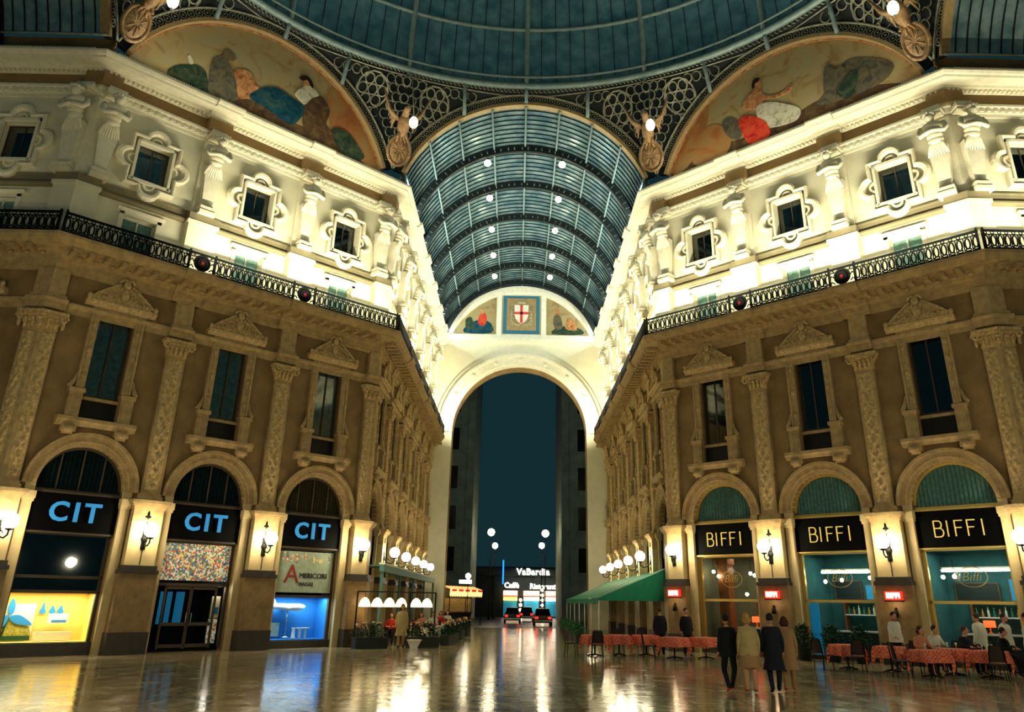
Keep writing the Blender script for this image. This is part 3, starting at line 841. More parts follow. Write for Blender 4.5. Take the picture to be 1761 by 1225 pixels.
# ------------------------------------------------------------------ end wall of the passage
def end_wall():
    fr = frame(0, DE, 1, 0); ro = 5.62; zs = 15.0
    mb = MB()
    out = [(-W - .6, 0), (-ro, 0)] + arch_pts(0, ro, zs, 32) + [(ro, 0), (W + .6, 0), (W + .6, 22.6)] + arch_pts(0, 7.12, 21.0, 36, 0.18, PI - .18) + [(-W - .6, 22.6)]
    faced(mb, out, [])
    w = mb.build('wall_back', 'cream_stucco', None, False); w.matrix_basis = fr
    tag(w, 'cream end wall with a great dark arch below painted panels', 'wall', None, 'structure')
    b = MB(); reveal(b, [(-ro, 0)] + arch_pts(0, ro, zs, 32) + [(ro, 0)], 0, 1.6, False); b.build('arch_soffit', 'ochre_stone', w, False)
    b = MB()
    for r0, r1, y in ((ro, ro + .25, -.1), (ro + .25, ro + .95, -.2), (ro + .95, ro + 1.15, -.3), (ro + 1.15, ro + 1.5, -.12)): b.arch(0, zs, r0, r1, 0, PI, y, .05, 40)
    for i in range(9):
        a = PI * (i + .5) / 9; b.ell((ro * 0 + (ro + .6) * math.cos(a), -.22, zs + (ro + .6) * math.sin(a)), (.2, .06, .2), 10, 5)
    b.build('archivolt', 'cream_trim', w)
    b = MB(); b.box(-7.0, 7.0, -.3, .05, 22.9, 23.15); b.box(-6.9, 6.9, -.2, .05, 23.15, 23.5); b.build('cornice', 'cream_trim', w)
    b = MB(); b.arch(0, 21.0, 6.5, 7.1, .4, PI - .4, -.22, .05, 40)
    for s in (-1, 1): b.box(s * 1.95 - .2, s * 1.95 + .2, -.2, .05, 23.5, 27.3)
    b.build('panel_frame', 'cream_trim', w)
    for s, nm in ((-1, 'l'), (1, 'r')):
        pts = [(s * 2.25, 23.6), (s * 5.75, 23.6)] + [(s * x, 21.0 + math.sqrt(6.45 ** 2 - x * x)) for x in (5.75, 5.2, 4.5, 3.7, 2.9, 2.25)]
        r = empty('mural_panel', fr)
        MB().prism_y(pts, -.05, -.02).build('ground', 'paint_sky', r)
        b = MB()
        figs = [([(2.6, 23.7), (5.0, 23.7), (4.6, 24.5), (3.6, 24.9), (2.7, 24.6)], 1), ([(3.2, 24.4), (3.8, 24.5), (3.7, 25.3), (3.3, 25.6), (3.05, 25.1)], 2), ([(4.2, 24.2), (4.8, 24.1), (4.9, 24.9), (4.4, 25.1)], 3), ([(3.3, 25.5), (3.6, 25.5), (3.6, 25.9), (3.35, 25.9)], 0)] if s < 0 else \
               [([(2.7, 23.7), (5.4, 23.7), (5.0, 24.3), (3.4, 24.4)], 3), ([(3.0, 24.2), (3.6, 24.2), (3.5, 25.2), (3.1, 25.6), (2.8, 25.0)], 4), ([(3.9, 24.2), (4.9, 24.1), (4.6, 24.9), (4.1, 25.2)], 0), ([(3.0, 25.5), (3.3, 25.5), (3.3, 25.95), (3.0, 25.9)], 0)]
        for q, (pp, mi) in enumerate(figs): b.prism_y(smooth_closed([(s * x, z) for x, z in pp], 3), -.06 - .004 * q, -.05, mi)
        b.build('figure_group', ['paint_flesh', 'paint_teal', 'paint_red', 'paint_green', 'paint_slate'], r)
        tag(r, 'small painted lunette panel with a red robed figure left of the shield' if s < 0 else 'small painted lunette panel of brown figures right of the shield', 'painting')
    r = empty('heraldic_panel', fr)
    MB().box(-1.6, 1.6, -.1, -.02, 23.65, 27.2).build('border', 'panel_blue', r)
    MB().box(-1.3, 1.3, -.13, -.1, 23.95, 26.95).build('ground', 'panel_gold', r)
    sh = [(-.62, 26.3), (.62, 26.3), (.62, 25.4), (.5, 25.0), (.25, 24.7), (0, 24.55), (-.25, 24.7), (-.5, 25.0), (-.62, 25.4)]
    s_ = MB().prism_y(sh, -.2, -.13).build('shield', 'shield_white', r)
    b = MB().box(-.11, .11, -.23, -.2, 24.62, 26.3); b.box(-.62, .62, -.23, -.2, 25.42, 25.64); b.build('cross', 'shield_red', s_)
    b = MB()
    for s in (-1, 1):
        b.tube([(s * .1, -.16, 24.45), (s * .55, -.16, 24.5), (s * .9, -.16, 24.9), (s * .85, -.16, 25.5), (s * .95, -.16, 26.1)], .07, 6)
        for q in range(6): b.ell((s * (.8 + .05 * (q % 2)), -.17, 24.5 + .3 * q), (.12, .04, .09), 7, 4)
    b.ell((0, -.18, 26.55), (.4, .05, .16), 12, 5)
    b.build('wreath', 'curtain_cream', r)
    tag(r, 'blue bordered panel with a red cross shield over the far arch', 'coat of arms')
end_wall()

# ------------------------------------------------------------------ glass vaults
RV, ZV = 7.1, 21.2
def vault(name, mtx, length, ribs, label, near=True):
    root = empty(name, mtx)
    a0, a1 = .2, PI - .2
    b = MB()
    segs = 44
    for y0, y1 in zip([0] + ribs, ribs + [length]):
        b.grid(segs, 2, lambda i, j: (RV * math.cos(.36 + (PI - .72) * i), y0 + (y1 - y0) * j, ZV + RV * math.sin(.36 + (PI - .72) * i)), 0)
    b.build('roof_glass', 'vault_glass', root)
    b = MB()
    for s in ((0, 1) if near else ()):
        for q in range(7):
            a = .2 + .024 * q; a = a if s == 0 else PI - a
            c_, s_ = math.cos(a), math.sin(a)
            b.tube([(RV * c_, 0, ZV + RV * s_), (RV * c_, length, ZV + RV * s_)], .05, 4)
        b.grid(3, 1, lambda i, j: ((RV + .12) * math.cos((.18 + .19 * i) if s == 0 else PI - (.18 + .19 * i)), length * j, ZV + (RV + .12) * math.sin(.18 + .19 * i)), 0)
    if near: b.build('louvre', 'louvre', root)
    b = MB()
    ys = []
    for y0, y1 in zip([0] + ribs, ribs + [length]):
        n = 9
        ys += [y0 + (y1 - y0) * k / n for k in range(1, n)]
    for y in ys: b.arch(0, ZV, RV - .07, RV - .01, .36, PI - .36, y - .02, y + .02, 30)
    b.build('glazing_bar', 'dark_iron', root)
    for a in [PI / 2 + (PI / 2 - .36) * t for t in (-1, -.72, -.47, -.23, 0, .23, .47, .72, 1)]:
        c_, s_ = math.cos(a), math.sin(a); r_ = RV - .1
        main = abs(a - PI / 2) < .01 or True
        MB().tube([(r_ * c_, 0, ZV + r_ * s_), (r_ * c_, length, ZV + r_ * s_)], .06, 6).build('purlin', 'teal_iron', root)
    b2 = None
    for y in ribs:
        b = MB()
        b.arch(0, ZV, RV - .12, RV, .2, PI - .2, y - .1, y + .1, 44); b.arch(0, ZV, RV - .5, RV - .4, .2, PI - .2, y - .1, y + .1, 44)
        n = 44
        for k in range(n + 1):
            a = .2 + (PI - .4) * k / n
            w = .022 if k % 2 == 0 else .03
            b.arch(0, ZV, RV - .42, RV - .1, a - w, a + w, y - .06, y + .06, 1)
        b.build('rib', 'dark_iron', root)
    tag(root, label, 'glass roof', None, 'structure')
    return root
RIBS = [4.25, 8.8, 13.6, 18.2, 22.5, 26.3]
vault('ceiling', frame(0, 0, 1, 0), DE, RIBS, 'barrel vault of teal glass over the passage')
vault('ceiling_transept_right', frame(W + SD, -W - SD, 0, -1), 9, [4.4, 8.6], 'glass vault over the right transept', False)
vault('ceiling_transept_left', frame(-W - SD, -W - SD, 0, 1), 9, [4.4, 8.6], 'glass vault over the left transept', False)
# plain wall band closing the gap between top cornice and vault springing
for wn in ('wall_left_transept', 'wall_right_transept'):
    b = MB(); b.box(0, 7, .1, .2, ZTOP, 24.1); b.box(0, 7, .02, .25, 23.5, 23.62); b.build('parapet', 'ochre_stone', bpy.data.objects[wn])

# ------------------------------------------------------------------ crossing: arches, pendentives, ring, dome
RO = 7.75
SIDES = {}
def side_frame(k):
    """k * 45 degrees from the passage side, clockwise seen from above; origin at the middle of the side"""
    a = k * PI / 4; dx, dy = math.sin(a), math.cos(a)
    cx, cy = (W + SD) * dx, -W - SD + (W + SD) * dy
    return frame(cx, cy, dy, -dx)
AP = W + SD; RD = 17.2; ZR = 29.3
def band_arch():
    r = empty('arch_band')
    MB().arch(0, ZV, RV - .03, RV + .16, .36, PI - .36, -.1, .3, 48).build('rim', 'panel_gold', r)
    MB().arch(0, ZV, RV + .16, RO, .36, PI - .36, .04, .3, 48).build('web', 'dark_iron', r)
    b = MB()
    n = 40
    for i in range(n):
        a = .42 + (PI - .84) * (i + .5) / n
        rm = (RV + .16 + RO) / 2
        c = Vector((rm * math.cos(a), -.02, ZV + rm * math.sin(a)))
        b.tube([c + Vector((.17 * math.cos(t), 0, .17 * math.sin(t))) for t in [2 * PI * q / 9 for q in range(9)]], .028, 4, True)
        b.ell(c, (.06, .03, .06), 6, 4)
        if i < n - 1:
            a2 = a + (PI - .84) / n / 2
            for rr in (rm - .2, rm + .2): b.ell((rr * math.cos(a2), -.02, ZV + rr * math.sin(a2)), (.06, .03, .06), 6, 4)
    b.build('scrollwork', 'pale_iron', r)
    b = MB(); pts = [(RO * math.cos(.36 + (PI - .72) * i / 48), -.06, ZV + RO * math.sin(.36 + (PI - .72) * i / 48)) for i in range(49)]
    b.tube(pts, .06, 6); b.build('outer_edge', 'pale_iron', r)
    for x in (-3.5, 0, 3.5):
        th = math.atan2(x, AP); rp = Vector((RD * math.sin(th), RD * math.cos(th) - AP, ZR))
        zb = ZV + math.sqrt((RV + .1) ** 2 - x * x)
        rp.x = x
        MB().tube([(x, -.16, zb - .05), (x, -.2 + rp.y * .3, (zb + ZR) / 2 + .1), (rp.x, rp.y, ZR)], .11, 6).build('strut', 'teal_iron', r)
    return r
SIDE_TXT = {0: 'over the mouth of the passage', 1: 'round the mural with the red draped figure', -1: 'round the mural with the blue robed figure', 2: 'over the mouth of the right transept', -2: 'over the mouth of the left transept'}
ks = [0, 1, -1, 2, -2]
ab = band_arch(); tag(ab, 'x', 'arch', 'scrollwork arches of the crossing', 'structure')
place(ab, [side_frame(k) for k in ks], ['iron scrollwork arch ' + SIDE_TXT[k] for k in ks], [f'trim_{i + 1}' for i in range(5)])

def pend_pt(x, t, off=0.0):
    """point on the pendentive of one side: x along the side, t 0 at the arch .. 1 at the ring"""
    x = max(-7.32, min(7.32, x))
    zb = ZV + math.sqrt(max(.01, RO ** 2 - x * x))
    th = math.atan2(x, AP)
    top = Vector((RD * math.sin(th), RD * math.cos(th) - AP, ZR)); bot = Vector((x, .1, zb))
    p = bot.lerp(top, t)
    return p + Vector((0, -off, 0))
def pendentive():
    r = empty('pendentive')
    b = MB()
    b.grid(40, 6, lambda i, j: pend_pt(-7.32 + 14.64 * i, j), 0); b.build('backing', 'dark_iron', r)
    b = MB()
    for s in (-1, 1):
        row = 0
        z = 25.0
        while z < 28.75:
            x = 7.3 - (.26 if row % 2 else 0)
            while x > 2.2:
                zb = ZV + math.sqrt(RO ** 2 - x * x)
                if zb + .3 < z < ZR - .42 and math.hypot(x - 5.35, z - 27.85) > .98:
                    t = (z - zb) / (ZR - zb)
                    c = pend_pt(s * x, t, .07)
                    big = (row % 2 == 0)
                    rr = .25
                    b.tube([c + Vector((rr * math.cos(q), -.0 + .1 * math.sin(q) * -1, rr * math.sin(q))) for q in [2 * PI * k / 10 for k in range(10)]], .035, 4, True)
                    b.ell(c + Vector((.26, 0, .14)), (.05, .03, .05), 5, 4)
                x -= .52
            z += .45; row += 1
        def ring_at(cx, cz, rr, w_):
            pts = []
            for k in range(14):
                q = 2 * PI * k / 14; xx = cx + rr * math.cos(q); zz = cz + rr * math.sin(q)
                zb = ZV + math.sqrt(max(.01, RO ** 2 - xx * xx)); pts.append(pend_pt(s * xx, (zz - zb) / (ZR - zb), .08))
            b.tube(pts, w_, 5, True)
        ring_at(5.35, 27.85, .9, .06); ring_at(5.35, 27.85, .26, .045)
        for k in range(6): ring_at(5.35 + .57 * math.cos(k * PI / 3), 27.85 + .57 * math.sin(k * PI / 3), .26, .045)
    # band of small scrolls under the ring
    for i in range(56):
        x = -7.1 + 14.2 * (i + .5) / 56
        zb = ZV + math.sqrt(RO ** 2 - x * x)
        if ZR - zb < .35: continue
        c = pend_pt(x, 1 - .2 / (ZR - zb), .07)
        b.tube([c + Vector((.11 * math.cos(q), 0, .11 * math.sin(q))) for q in [.7 * k for k in range(8)]], .03, 4)
    b.build('tracery', 'pale_iron', r)
    b = MB()
    b.tube([pend_pt(-7.2 + 14.4 * i / 40, 1 - min(.9, .4 / max(.45, ZR - ZV - math.sqrt(RO ** 2 - (-7.2 + 14.4 * i / 40) ** 2))), .08) for i in range(41)], .04, 5)
    b.build('lower_moulding', 'pale_iron', r)
    tag(r, 'x', 'ironwork', 'iron pendentives under the dome', 'structure')
    return r
pn = pendentive()
place(pn, [side_frame(k) for k in ks], ['pierced iron pendentive ' + SIDE_TXT[k] for k in ks], [f'trim_{i + 6}' for i in range(5)])

def dome():
    r = empty('ceiling_dome', Matrix.Translation((0, -AP, ZR)))
    def P(th, ph, rr=RD): return (rr * math.cos(ph) * math.sin(th), rr * math.cos(ph) * math.cos(th), rr * math.sin(ph))
    b = MB(); b.grid(96, 22, lambda i, j: P(2 * PI * i, PI / 2 * j * .96 + .01, RD + .08), 0); b.build('dome_glass', 'dome_glass', r)
    for k in range(16):
        th = k * PI / 8
        b = MB()
        pts = [P(th, .0 + 1.45 * i / 24) for i in range(25)]
        b.tube(pts, .16, 6); b.build('rib', 'teal_iron', r)
    for ph, w in ((0.0, .2), (.214, .12), (.45, .12), (.72, .1), (1.02, .1), (1.3, .1)):
        b = MB(); b.tube([P(2 * PI * i / 96, ph) for i in range(96)], w, 6, True)
        if ph == 0.0: b.tube([P(2 * PI * i / 96, .03, RD - .12) for i in range(96)], .09, 5, True)
        b.build('ring', 'teal_iron', r)
    b = MB()
    for k in range(16 * 8):
        th = 2 * PI * k / 128
        if k % 8: b.tube([P(th, .02 + 1.2 * i / 12, RD + .02) for i in range(13)], .022, 4)
    b.build('glazing_bar', 'dark_iron', r)
    tag(r, 'great glass dome with pale ribs over the crossing', 'dome', None, 'structure')
dome()

# corner figures: eagle over a medallion, and a hanging lamp
def eagle():
    r = empty('eagle_relief')
    b = MB(); b.ell((0, -.22, .95), (.46, .14, .62), 18, 8); b.build('medallion', 'bronze', r)
    b = MB(); b.tube([(.5 * math.cos(q), -.24, .95 + .68 * math.sin(q)) for q in [2 * PI * k / 20 for k in range(20)]], .08, 6, True)
    for q in range(10):
        a = 2 * PI * q / 10; b.tube([(.1 * math.cos(a), -.36, .95 + .12 * math.sin(a)), (.36 * math.cos(a), -.32, .95 + .5 * math.sin(a))], .03, 4)
    b.build('medallion_rim', 'bronze', r)
    b = MB(); b.ell((0, -.35, 2.1), (.28, .26, .55), 12, 8); b.tube([(0, -.4, 2.5), (0, -.55, 2.8), (.02, -.7, 2.88)], [.17, .14, .12], 8)
    b.tube([(.02, -.78, 2.9), (.02, -.92, 2.86), (.02, -.95, 2.76)], [.06, .045, .01], 6)
    for s in (-1, 1): b.tube([(s * .14, -.4, 1.75), (s * .18, -.45, 1.6), (s * .2, -.55, 1.52)], [.09, .07, .05], 6)
    for q in (-1, 0, 1): b.tube([(q * .08, -.3, 1.7), (q * .2, -.28, 1.3)], [.09, .04], 5)
    b.build('body', 'bronze', r)
    for s in (-1, 1):
        b = MB()
        for q in range(9):
            t = q / 8
            b.tube([(s * (.2 + .1 * t), -.3, 2.3 + .1 * t), (s * (.45 + .25 * t), -.22, 2.35 + .35 * t), (s * (.5 + .62 * t), -.12, 1.9 + 1.85 * t)], [.07, .1, .02], 5)
        b.build('wing', 'bronze', r)
    tag(r, 'x', 'sculpture', 'eagle reliefs at the springing of the dome')
    return r
def hang_lamp():
    r = empty('eagle_lamp')
    b = MB(); b.tube([(-.1, .35, 3.4), (0, -.35, .52)], .03, 6); b.build('chain', 'pale_iron', r)
    b = MB(); b.ell((0, -.35, .16), (.24, .24, .34), 14, 9); b.build('globe', 'eagle_light', r)
    b = MB(); b.lathe([(.05, .46), (.12, .5), (.12, .56), (.04, .6)], (0, -.35, 0), 10); b.build('fitting', 'pale_iron', r); b = MB(); b.ell((0, -.35, -.24), .06, 8, 5); b.build('finial', 'pale_iron', r)
    tag(r, 'x', 'lamp', 'lamps by the eagle reliefs')
    return r
def corner_frame(x, y):
    d = Vector((x, y + AP, 0)).normalized()
    return frame(x, y, d.y, -d.x)
CORNERS = [(-W, 0, 'at the left side of the passage mouth'), (W, 0, 'at the right side of the passage mouth'), (-W - SD, -SD, 'at the outer left corner of the crossing'), (W + SD, -SD, 'at the outer right corner of the crossing')]
place(eagle(), [corner_frame(x, y) @ T(0, -.3, 23.6) @ Matrix.Rotation(.36, 4, 'X') @ Matrix.Scale(1.2, 4) for x, y, t in CORNERS], ['bronze eagle relief above a medallion ' + t for x, y, t in CORNERS])
place(hang_lamp(), [corner_frame(x, y) @ T(.34, -2.1, 25.4) for x, y, t in CORNERS], ['pale hanging lamp beside the eagle ' + t for x, y, t in CORNERS])
for i, (x, y, t) in enumerate(CORNERS):
    b = MB(); b.tube([(0, -.1, 26.7), (0, -.5, 28.0), (0, -(AP / math.cos(PI / 8) - RD) , ZR)], .17, 8)
    o = b.build(f'trim_{11 + i}', 'teal_iron', None); o.matrix_basis = corner_frame(x, y)
    tag(o, 'pale iron rib foot running up to the dome ring ' + t, 'rib', None, 'structure')

# murals in the two lunettes
def mural(k, figs, label, mats):
    r = empty('lunette_mural', side_frame(k) @ T(0, .25, 0))
    R_ = 7.1; zb = 22.7; a = math.asin((zb - 21.2) / R_)
    pts = [(R_ * math.cos(a + (PI - 2 * a) * i / 40), ZV + R_ * math.sin(a + (PI - 2 * a) * i / 40)) for i in range(41)]
    MB().prism_y(pts, 0, .1).build('ground', 'paint_sky', r)
    b = MB()
    def clip(p):
        x, z = p; d = math.hypot(x, z - ZV)
        if d > R_ - .1: x *= (R_ - .1) / d; z = ZV + (z - ZV) * (R_ - .1) / d
        return (x, max(zb, z))
    for q, (pp, mi) in enumerate(figs):
        pp = [clip(p) for p in smooth_closed(pp, 4)]
        b.prism_y(pp, -.012 - .006 * q, 0, mi)
    b.build('figure_group', mats, r)
    MB().arch(0, ZV, R_ - .08, R_ - .02, a, PI - a, -.06, .05, 48).build('painted_border', 'paint_flesh', r)
    tag(r, label, 'painting', 'lunette murals')
PM = ['paint_earth', 'paint_green', 'paint_white', 'paint_slate', 'paint_flesh', 'paint_teal', 'paint_dark', 'paint_orange', 'paint_red']
mural(-1, [
    ([(3.2, 27.3), (5.6, 25.6), (6.8, 23.7), (6.5, 22.8), (4.6, 23.6), (3.3, 25.0)], 7),
    ([(-6.4, 22.8), (-4.77, 23.68), (-3.41, 23.61), (-1.63, 24.09), (-.76, 24.33), (.68, 24.12), (2.23, 24.19), (3.68, 24.43), (6.35, 23.3), (6.6, 22.8), (0, 22.7)], 0),
    ([(-4.99, 23.79), (-4.68, 24.28), (-4.14, 24.63), (-3.76, 24.8), (-3.39, 24.68), (-3.23, 24.36), (-2.97, 23.52), (-3.53, 23.3), (-4.23, 23.3), (-4.75, 23.4)], 1),
    ([(-4.27, 25.0), (-4.16, 25.11), (-3.96, 24.81), (-4.11, 24.68)], 2),
    ([(-3.2, 25.03), (-3.12, 25.58), (-2.81, 25.88), (-2.72, 26.23), (-2.45, 26.39), (-2.12, 26.15), (-2.22, 25.88), (-2.43, 25.8), (-2.14, 25.37), (-1.88, 24.92), (-1.62, 24.06), (-2.12, 23.7), (-2.97, 23.5), (-3.16, 24.39)], 3),
    ([(-2.07, 25.41), (-1.67, 25.72), (-1.21, 25.71), (-.98, 25.24), (-.73, 25.11), (-1.15, 24.38), (-1.62, 24.06), (-1.85, 24.77)], 4),
    ([(-1.12, 24.4), (-.86, 24.92), (-.31, 25.42), (.3, 25.62), (.97, 25.49), (1.48, 25.4), (1.89, 25.16), (1.67, 24.61), (1.27, 23.98), (.68, 24.0), (-.14, 24.2)], 5),
    ([(1.8, 25.47), (2.08, 25.97), (2.55, 26.35), (3.02, 26.09), (3.21, 25.65), (3.09, 24.87), (3.49, 24.52), (2.24, 24.0), (1.8, 24.33)], 0),
    ([(1.18, 25.77), (1.3, 26.1), (1.74, 26.6), (2.08, 26.61), (2.46, 26.35), (2.08, 25.97), (1.8, 25.47), (1.46, 25.56)], 2),
    ([(1.5, 26.55), (1.6, 26.85), (1.8, 26.85), (1.85, 26.6)], 4),
    ([(1.28, 26.85), (1.54, 27.12), (1.84, 27.07), (2.06, 26.78), (2.04, 26.58), (1.84, 26.75), (1.69, 26.9), (1.46, 26.77)], 6),
    ([(3.47, 24.65), (3.79, 24.98), (4.52, 24.92), (5.13, 24.47), (5.56, 23.95), (4.82, 23.5), (3.97, 23.9)], 1),
], 'large lunette mural with a blue robed reclining figure', PM)
mural(1, [
    ([(-6.75, 22.8), (-6.3, 24.0), (-4.35, 24.36), (-.57, 24.05), (1.78, 24.49), (2.85, 24.36), (4.66, 24.08), (6.35, 23.3), (6.6, 22.8), (.47, 22.7)], 0),
    ([(-6.4, 23.6), (-6.0, 25.2), (-4.9, 26.9), (-3.9, 27.4), (-4.2, 25.6), (-5.2, 24.0)], 7),
    ([(2.0, 24.2), (4.6, 24.0), (5.6, 24.6), (5.0, 25.4), (3.6, 26.0), (2.6, 25.0)], 3),
    ([(-5.16, 24.0), (-4.25, 25.54), (-3.57, 25.65), (-3.08, 25.16), (-2.78, 24.23), (-3.33, 23.5), (-4.36, 23.5)], 7),
    ([(-3.18, 25.61), (-2.53, 25.59), (-2.11, 24.6), (-2.4, 24.2), (-2.99, 24.72)], 3),
    ([(-1.24, 27.01), (-1.02, 27.25), (-.79, 27.06), (-.78, 26.65), (-.76, 26.23), (-.25, 25.86), (.34, 25.83), (.72, 26.04), (.82, 25.92), (.56, 25.66), (-.15, 25.68), (-.74, 25.89), (-.83, 25.6), (-1.26, 25.54), (-1.86, 25.82), (-1.96, 26.14), (-1.54, 26.48), (-1.22, 26.59)], 4),
    ([(-1.3, 26.95), (-1.15, 27.3), (-.85, 27.25), (-.9, 27.05), (-1.1, 27.0), (-1.2, 26.7)], 6),
    ([(-1.15, 25.6), (-.41, 25.54), (.48, 24.99), (1.05, 24.46), (.93, 24.01), (.47, 23.9), (-.55, 24.1), (-1.1, 24.7)], 2),
    ([(-2.24, 25.19), (-1.79, 25.35), (-1.21, 25.0), (-.76, 24.52), (-.59, 23.8), (-1.1, 23.5), (-1.8, 23.7), (-2.1, 24.5)], 8),
    ([(2.55, 26.15), (2.87, 26.11), (3.04, 25.76), (3.36, 25.79), (3.42, 25.44), (3.04, 25.01), (2.83, 24.24), (2.51, 24.21), (2.34, 24.6), (2.38, 25.34)], 3),
    ([(3.11, 24.72), (3.6, 25.22), (4.01, 25.14), (3.8, 24.38), (3.42, 23.9), (3.0, 24.28)], 1),
], 'large lunette mural with a red draped figure stretching an arm', PM)

# ------------------------------------------------------------------ wall lamps on the piers
def wall_lamp(mname='globe_light'):
    r = empty('wall_lamp')
    b = MB(); b.lathe([(.02, -.02), (.12, 0), (.08, .04), (.02, .08)], (0, 0, 0), 10)
    b2 = MB(); b2.box(-.09, .09, -.03, 0, -.32, .38); b2.ell((0, -.03, .06), (.13, .05, .13), 10, 6); b2.ell((0, -.03, -.25), (.06, .04, .1), 8, 5); b2.build('backplate', 'black_iron', r)
    b = MB(); b.tube([(0, -.03, .02), (0, -.18, -.16), (0, -.38, -.2), (0, -.54, -.1), (0, -.55, .04)], .03, 6)
    b.tube([(0, -.2 - .09 * math.cos(q), -.06 + .09 * math.sin(q)) for q in [.6 * k for k in range(9)]], .018, 5)
    b.build('bracket', 'black_iron', r)
    b = MB(); b.lathe([(.04, 0), (.12, .03), (.13, .07), (.05, .08)], (0, -.55, .03), 12); b.build('cup', 'black_iron', r)
    b = MB(); b.ell((0, -.55, .34), .25, 18, 12); b.build('globe', mname, r)
    tag(r, 'x', 'lamp')
    return r
lp, ll = [], []
for wn, d in (('wall_left', ['on the pier between the yellow display and the confetti panel', 'on the pier between the confetti panel and the blue display']),
              ('wall_right', ['on the pier between the first and middle restaurant bays', 'on the pier between the middle bay and the diners'])):
    for x, t in zip(SPEC[wn][1], d): lp.append(F[wn] @ T(x, -.42, 3.82)); ll.append('white globe lamp ' + t)
for x, y, t in [(-W, 0, 'on the corner pier where the left passage wall begins'), (W, 0, 'on the corner pier where the green awning begins'), (-W - SD, -SD, 'on the corner pier beside the yellow shop display'), (W + SD, -SD, 'on the corner pier beyond the seated diners')]:
    lp.append(corner_frame(x, y) @ T(0, -.46, 3.82)); ll.append('white globe lamp ' + t)
for wn, side in (('wall_left_passage', 'left above the terrace'), ('wall_right_passage', 'right above the green awning')):
    xs = SPEC[wn][1]
    for k, x in enumerate(xs): lp.append(F[wn] @ T(x, -.42, 3.82)); ll.append(f'white globe lamp, {num[k]} from the crossing on the {side}')
place(wall_lamp(), lp, ll, group='globe lamps on the piers')

def pendant():
    r = empty('pendant_lamp')
    MB().tube([(0, 0, .2), (0, 0, 1.3)], .018, 5).build('chain', 'black_iron', r)
    MB().lathe([(.02, .32), (.1, .28), (.12, .2), (.03, .18)], (0, 0, 0), 10).build('cap', 'black_iron', r)
    MB().ell((0, 0, 0), .21, 14, 9).build('globe', 'pendant_light', r)
    tag(r, 'x', 'lamp')
    return r
pp_, pl_ = [], []
for k, y in enumerate(RIBS[:5]):
    for s, t in ((-1, 'left'), (1, 'right')):
        pp_.append(T(s * 2.3, y, 26.95)); pl_.append(f'round pendant lamp under the vault, {num[k]} from the crossing in the {t} row')
place(pendant(), pp_, pl_, group='pendant lamps under the vault')

# ------------------------------------------------------------------ floor and street
b = MB(); b.box(-26, 26, -48, DE + 1.6, -.2, 0); fl = b.build('floor', 'marble_floor', None); tag(fl, 'polished inlaid marble floor reflecting the lamps', 'floor', None, 'structure')
b = MB(); b.box(-40, 40, DE + 1.6, 100, -.22, -.02); g = b.build('ground_street', 'asphalt', None); tag(g, 'dark wet street beyond the far arch', 'street', None, 'structure')

mat('red_coat', (190, 44, 34), .9)
mat('shade_glow', (250, 236, 196), .8, emit=(255, 226, 160), estr=3.2)
mat('pane_dark', (12, 18, 20), .2)
mat('sign_yellow', (250, 220, 120), .5, emit=(255, 210, 90), estr=3)
mat('awning_lit_red', (214, 40, 36), .8, emit=(230, 30, 24), estr=.7); mat('awning_lit_pale', (250, 232, 170), .8, emit=(255, 220, 130), estr=1.6)  # canvas emission stands in for lamplight falling on the striped awning

# ------------------------------------------------------------------ shop fronts
LF, RF = F['wall_left'], F['wall_right']
BL = SPEC['wall_left'][2]; BR = SPEC['wall_right'][2]
def open_box(b, x0, x1, y0, y1, z0, z1, mi=0, floor=True):
    """room open towards the front"""
    v = [(x0, y0, z0), (x1, y0, z0), (x1, y1, z0), (x0, y1, z0), (x0, y0, z1), (x1, y0, z1), (x1, y1, z1), (x0, y1, z1)]
    f = [(2, 3, 7, 6), (0, 3, 7, 4), (1, 2, 6, 5), (4, 5, 6, 7)] + ([(0, 1, 2, 3)] if floor else [])
    b.add(v, f, mi)
def quad(b, x0, x1, y, z0, z1, mi=0): b.add([(x0, y, z0), (x1, y, z0), (x1, y, z1), (x0, y, z1)], [(0, 1, 2, 3)], mi)
def lunette(r, curtain, frame_mat, bars=True):
    b = MB()
    b.arch(0, ZSP, RIN - .09, RIN + .02, 0, PI, .22, .3, 24); b.box(-RIN, RIN, .21, .32, 5.3, 5.42)
    for x in ((-.74, 0, .74) if bars else ()): b.box(x - .025, x + .025, .22, .28, 5.4, ZSP + math.sqrt(RIN ** 2 - x * x) - .05)
    b.build('lunette_frame', frame_mat, r)
    b = MB(); b.prism_y([(-RIN, 5.4)] + arch_pts(0, RIN - .03, ZSP) + [(RIN, 5.4)], .26, .265); b.build('lunette_pane', 'shop_glass', r)
    b = MB(); b.grid(120, 2, lambda i, j: ((2 * i - 1) * 1.46, .34 + .055 * math.sin(i * 118), 5.42 + j * (ZSP - 5.42 + math.sqrt(max(0, RIN ** 2 - ((2 * i - 1) * 1.46) ** 2)))), 0)
    b.build('lunette_curtain', curtain, r)
def room(r, back, z1=3.95, depth=3.2, hw=1.7, fl='counter_dark'):
    b = MB(); open_box(b, -hw, hw, .45, depth, .02, z1, 0, False); b.add([(-hw, .45, .02), (hw, .45, .02), (hw, depth, .02), (-hw, depth, .02)], [(0, 1, 2, 3)], 1)
    b.box(-hw, hw, .45, .5, 3.9, 7.2, 2)
    b.build('interior', [back, fl, 'night_room'], r)
def front_frame(r, m, bars, glassy=True, zb=0.12):
    b = MB()
    for x in (-RIN + .06, RIN - .06): b.box(x - .06, x + .06, .21, .34, zb, 3.95)
    for z in bars: b.box(-RIN, RIN, .21, .34, z - .05, z + .05)
    b.build('shop_frame', m, r)

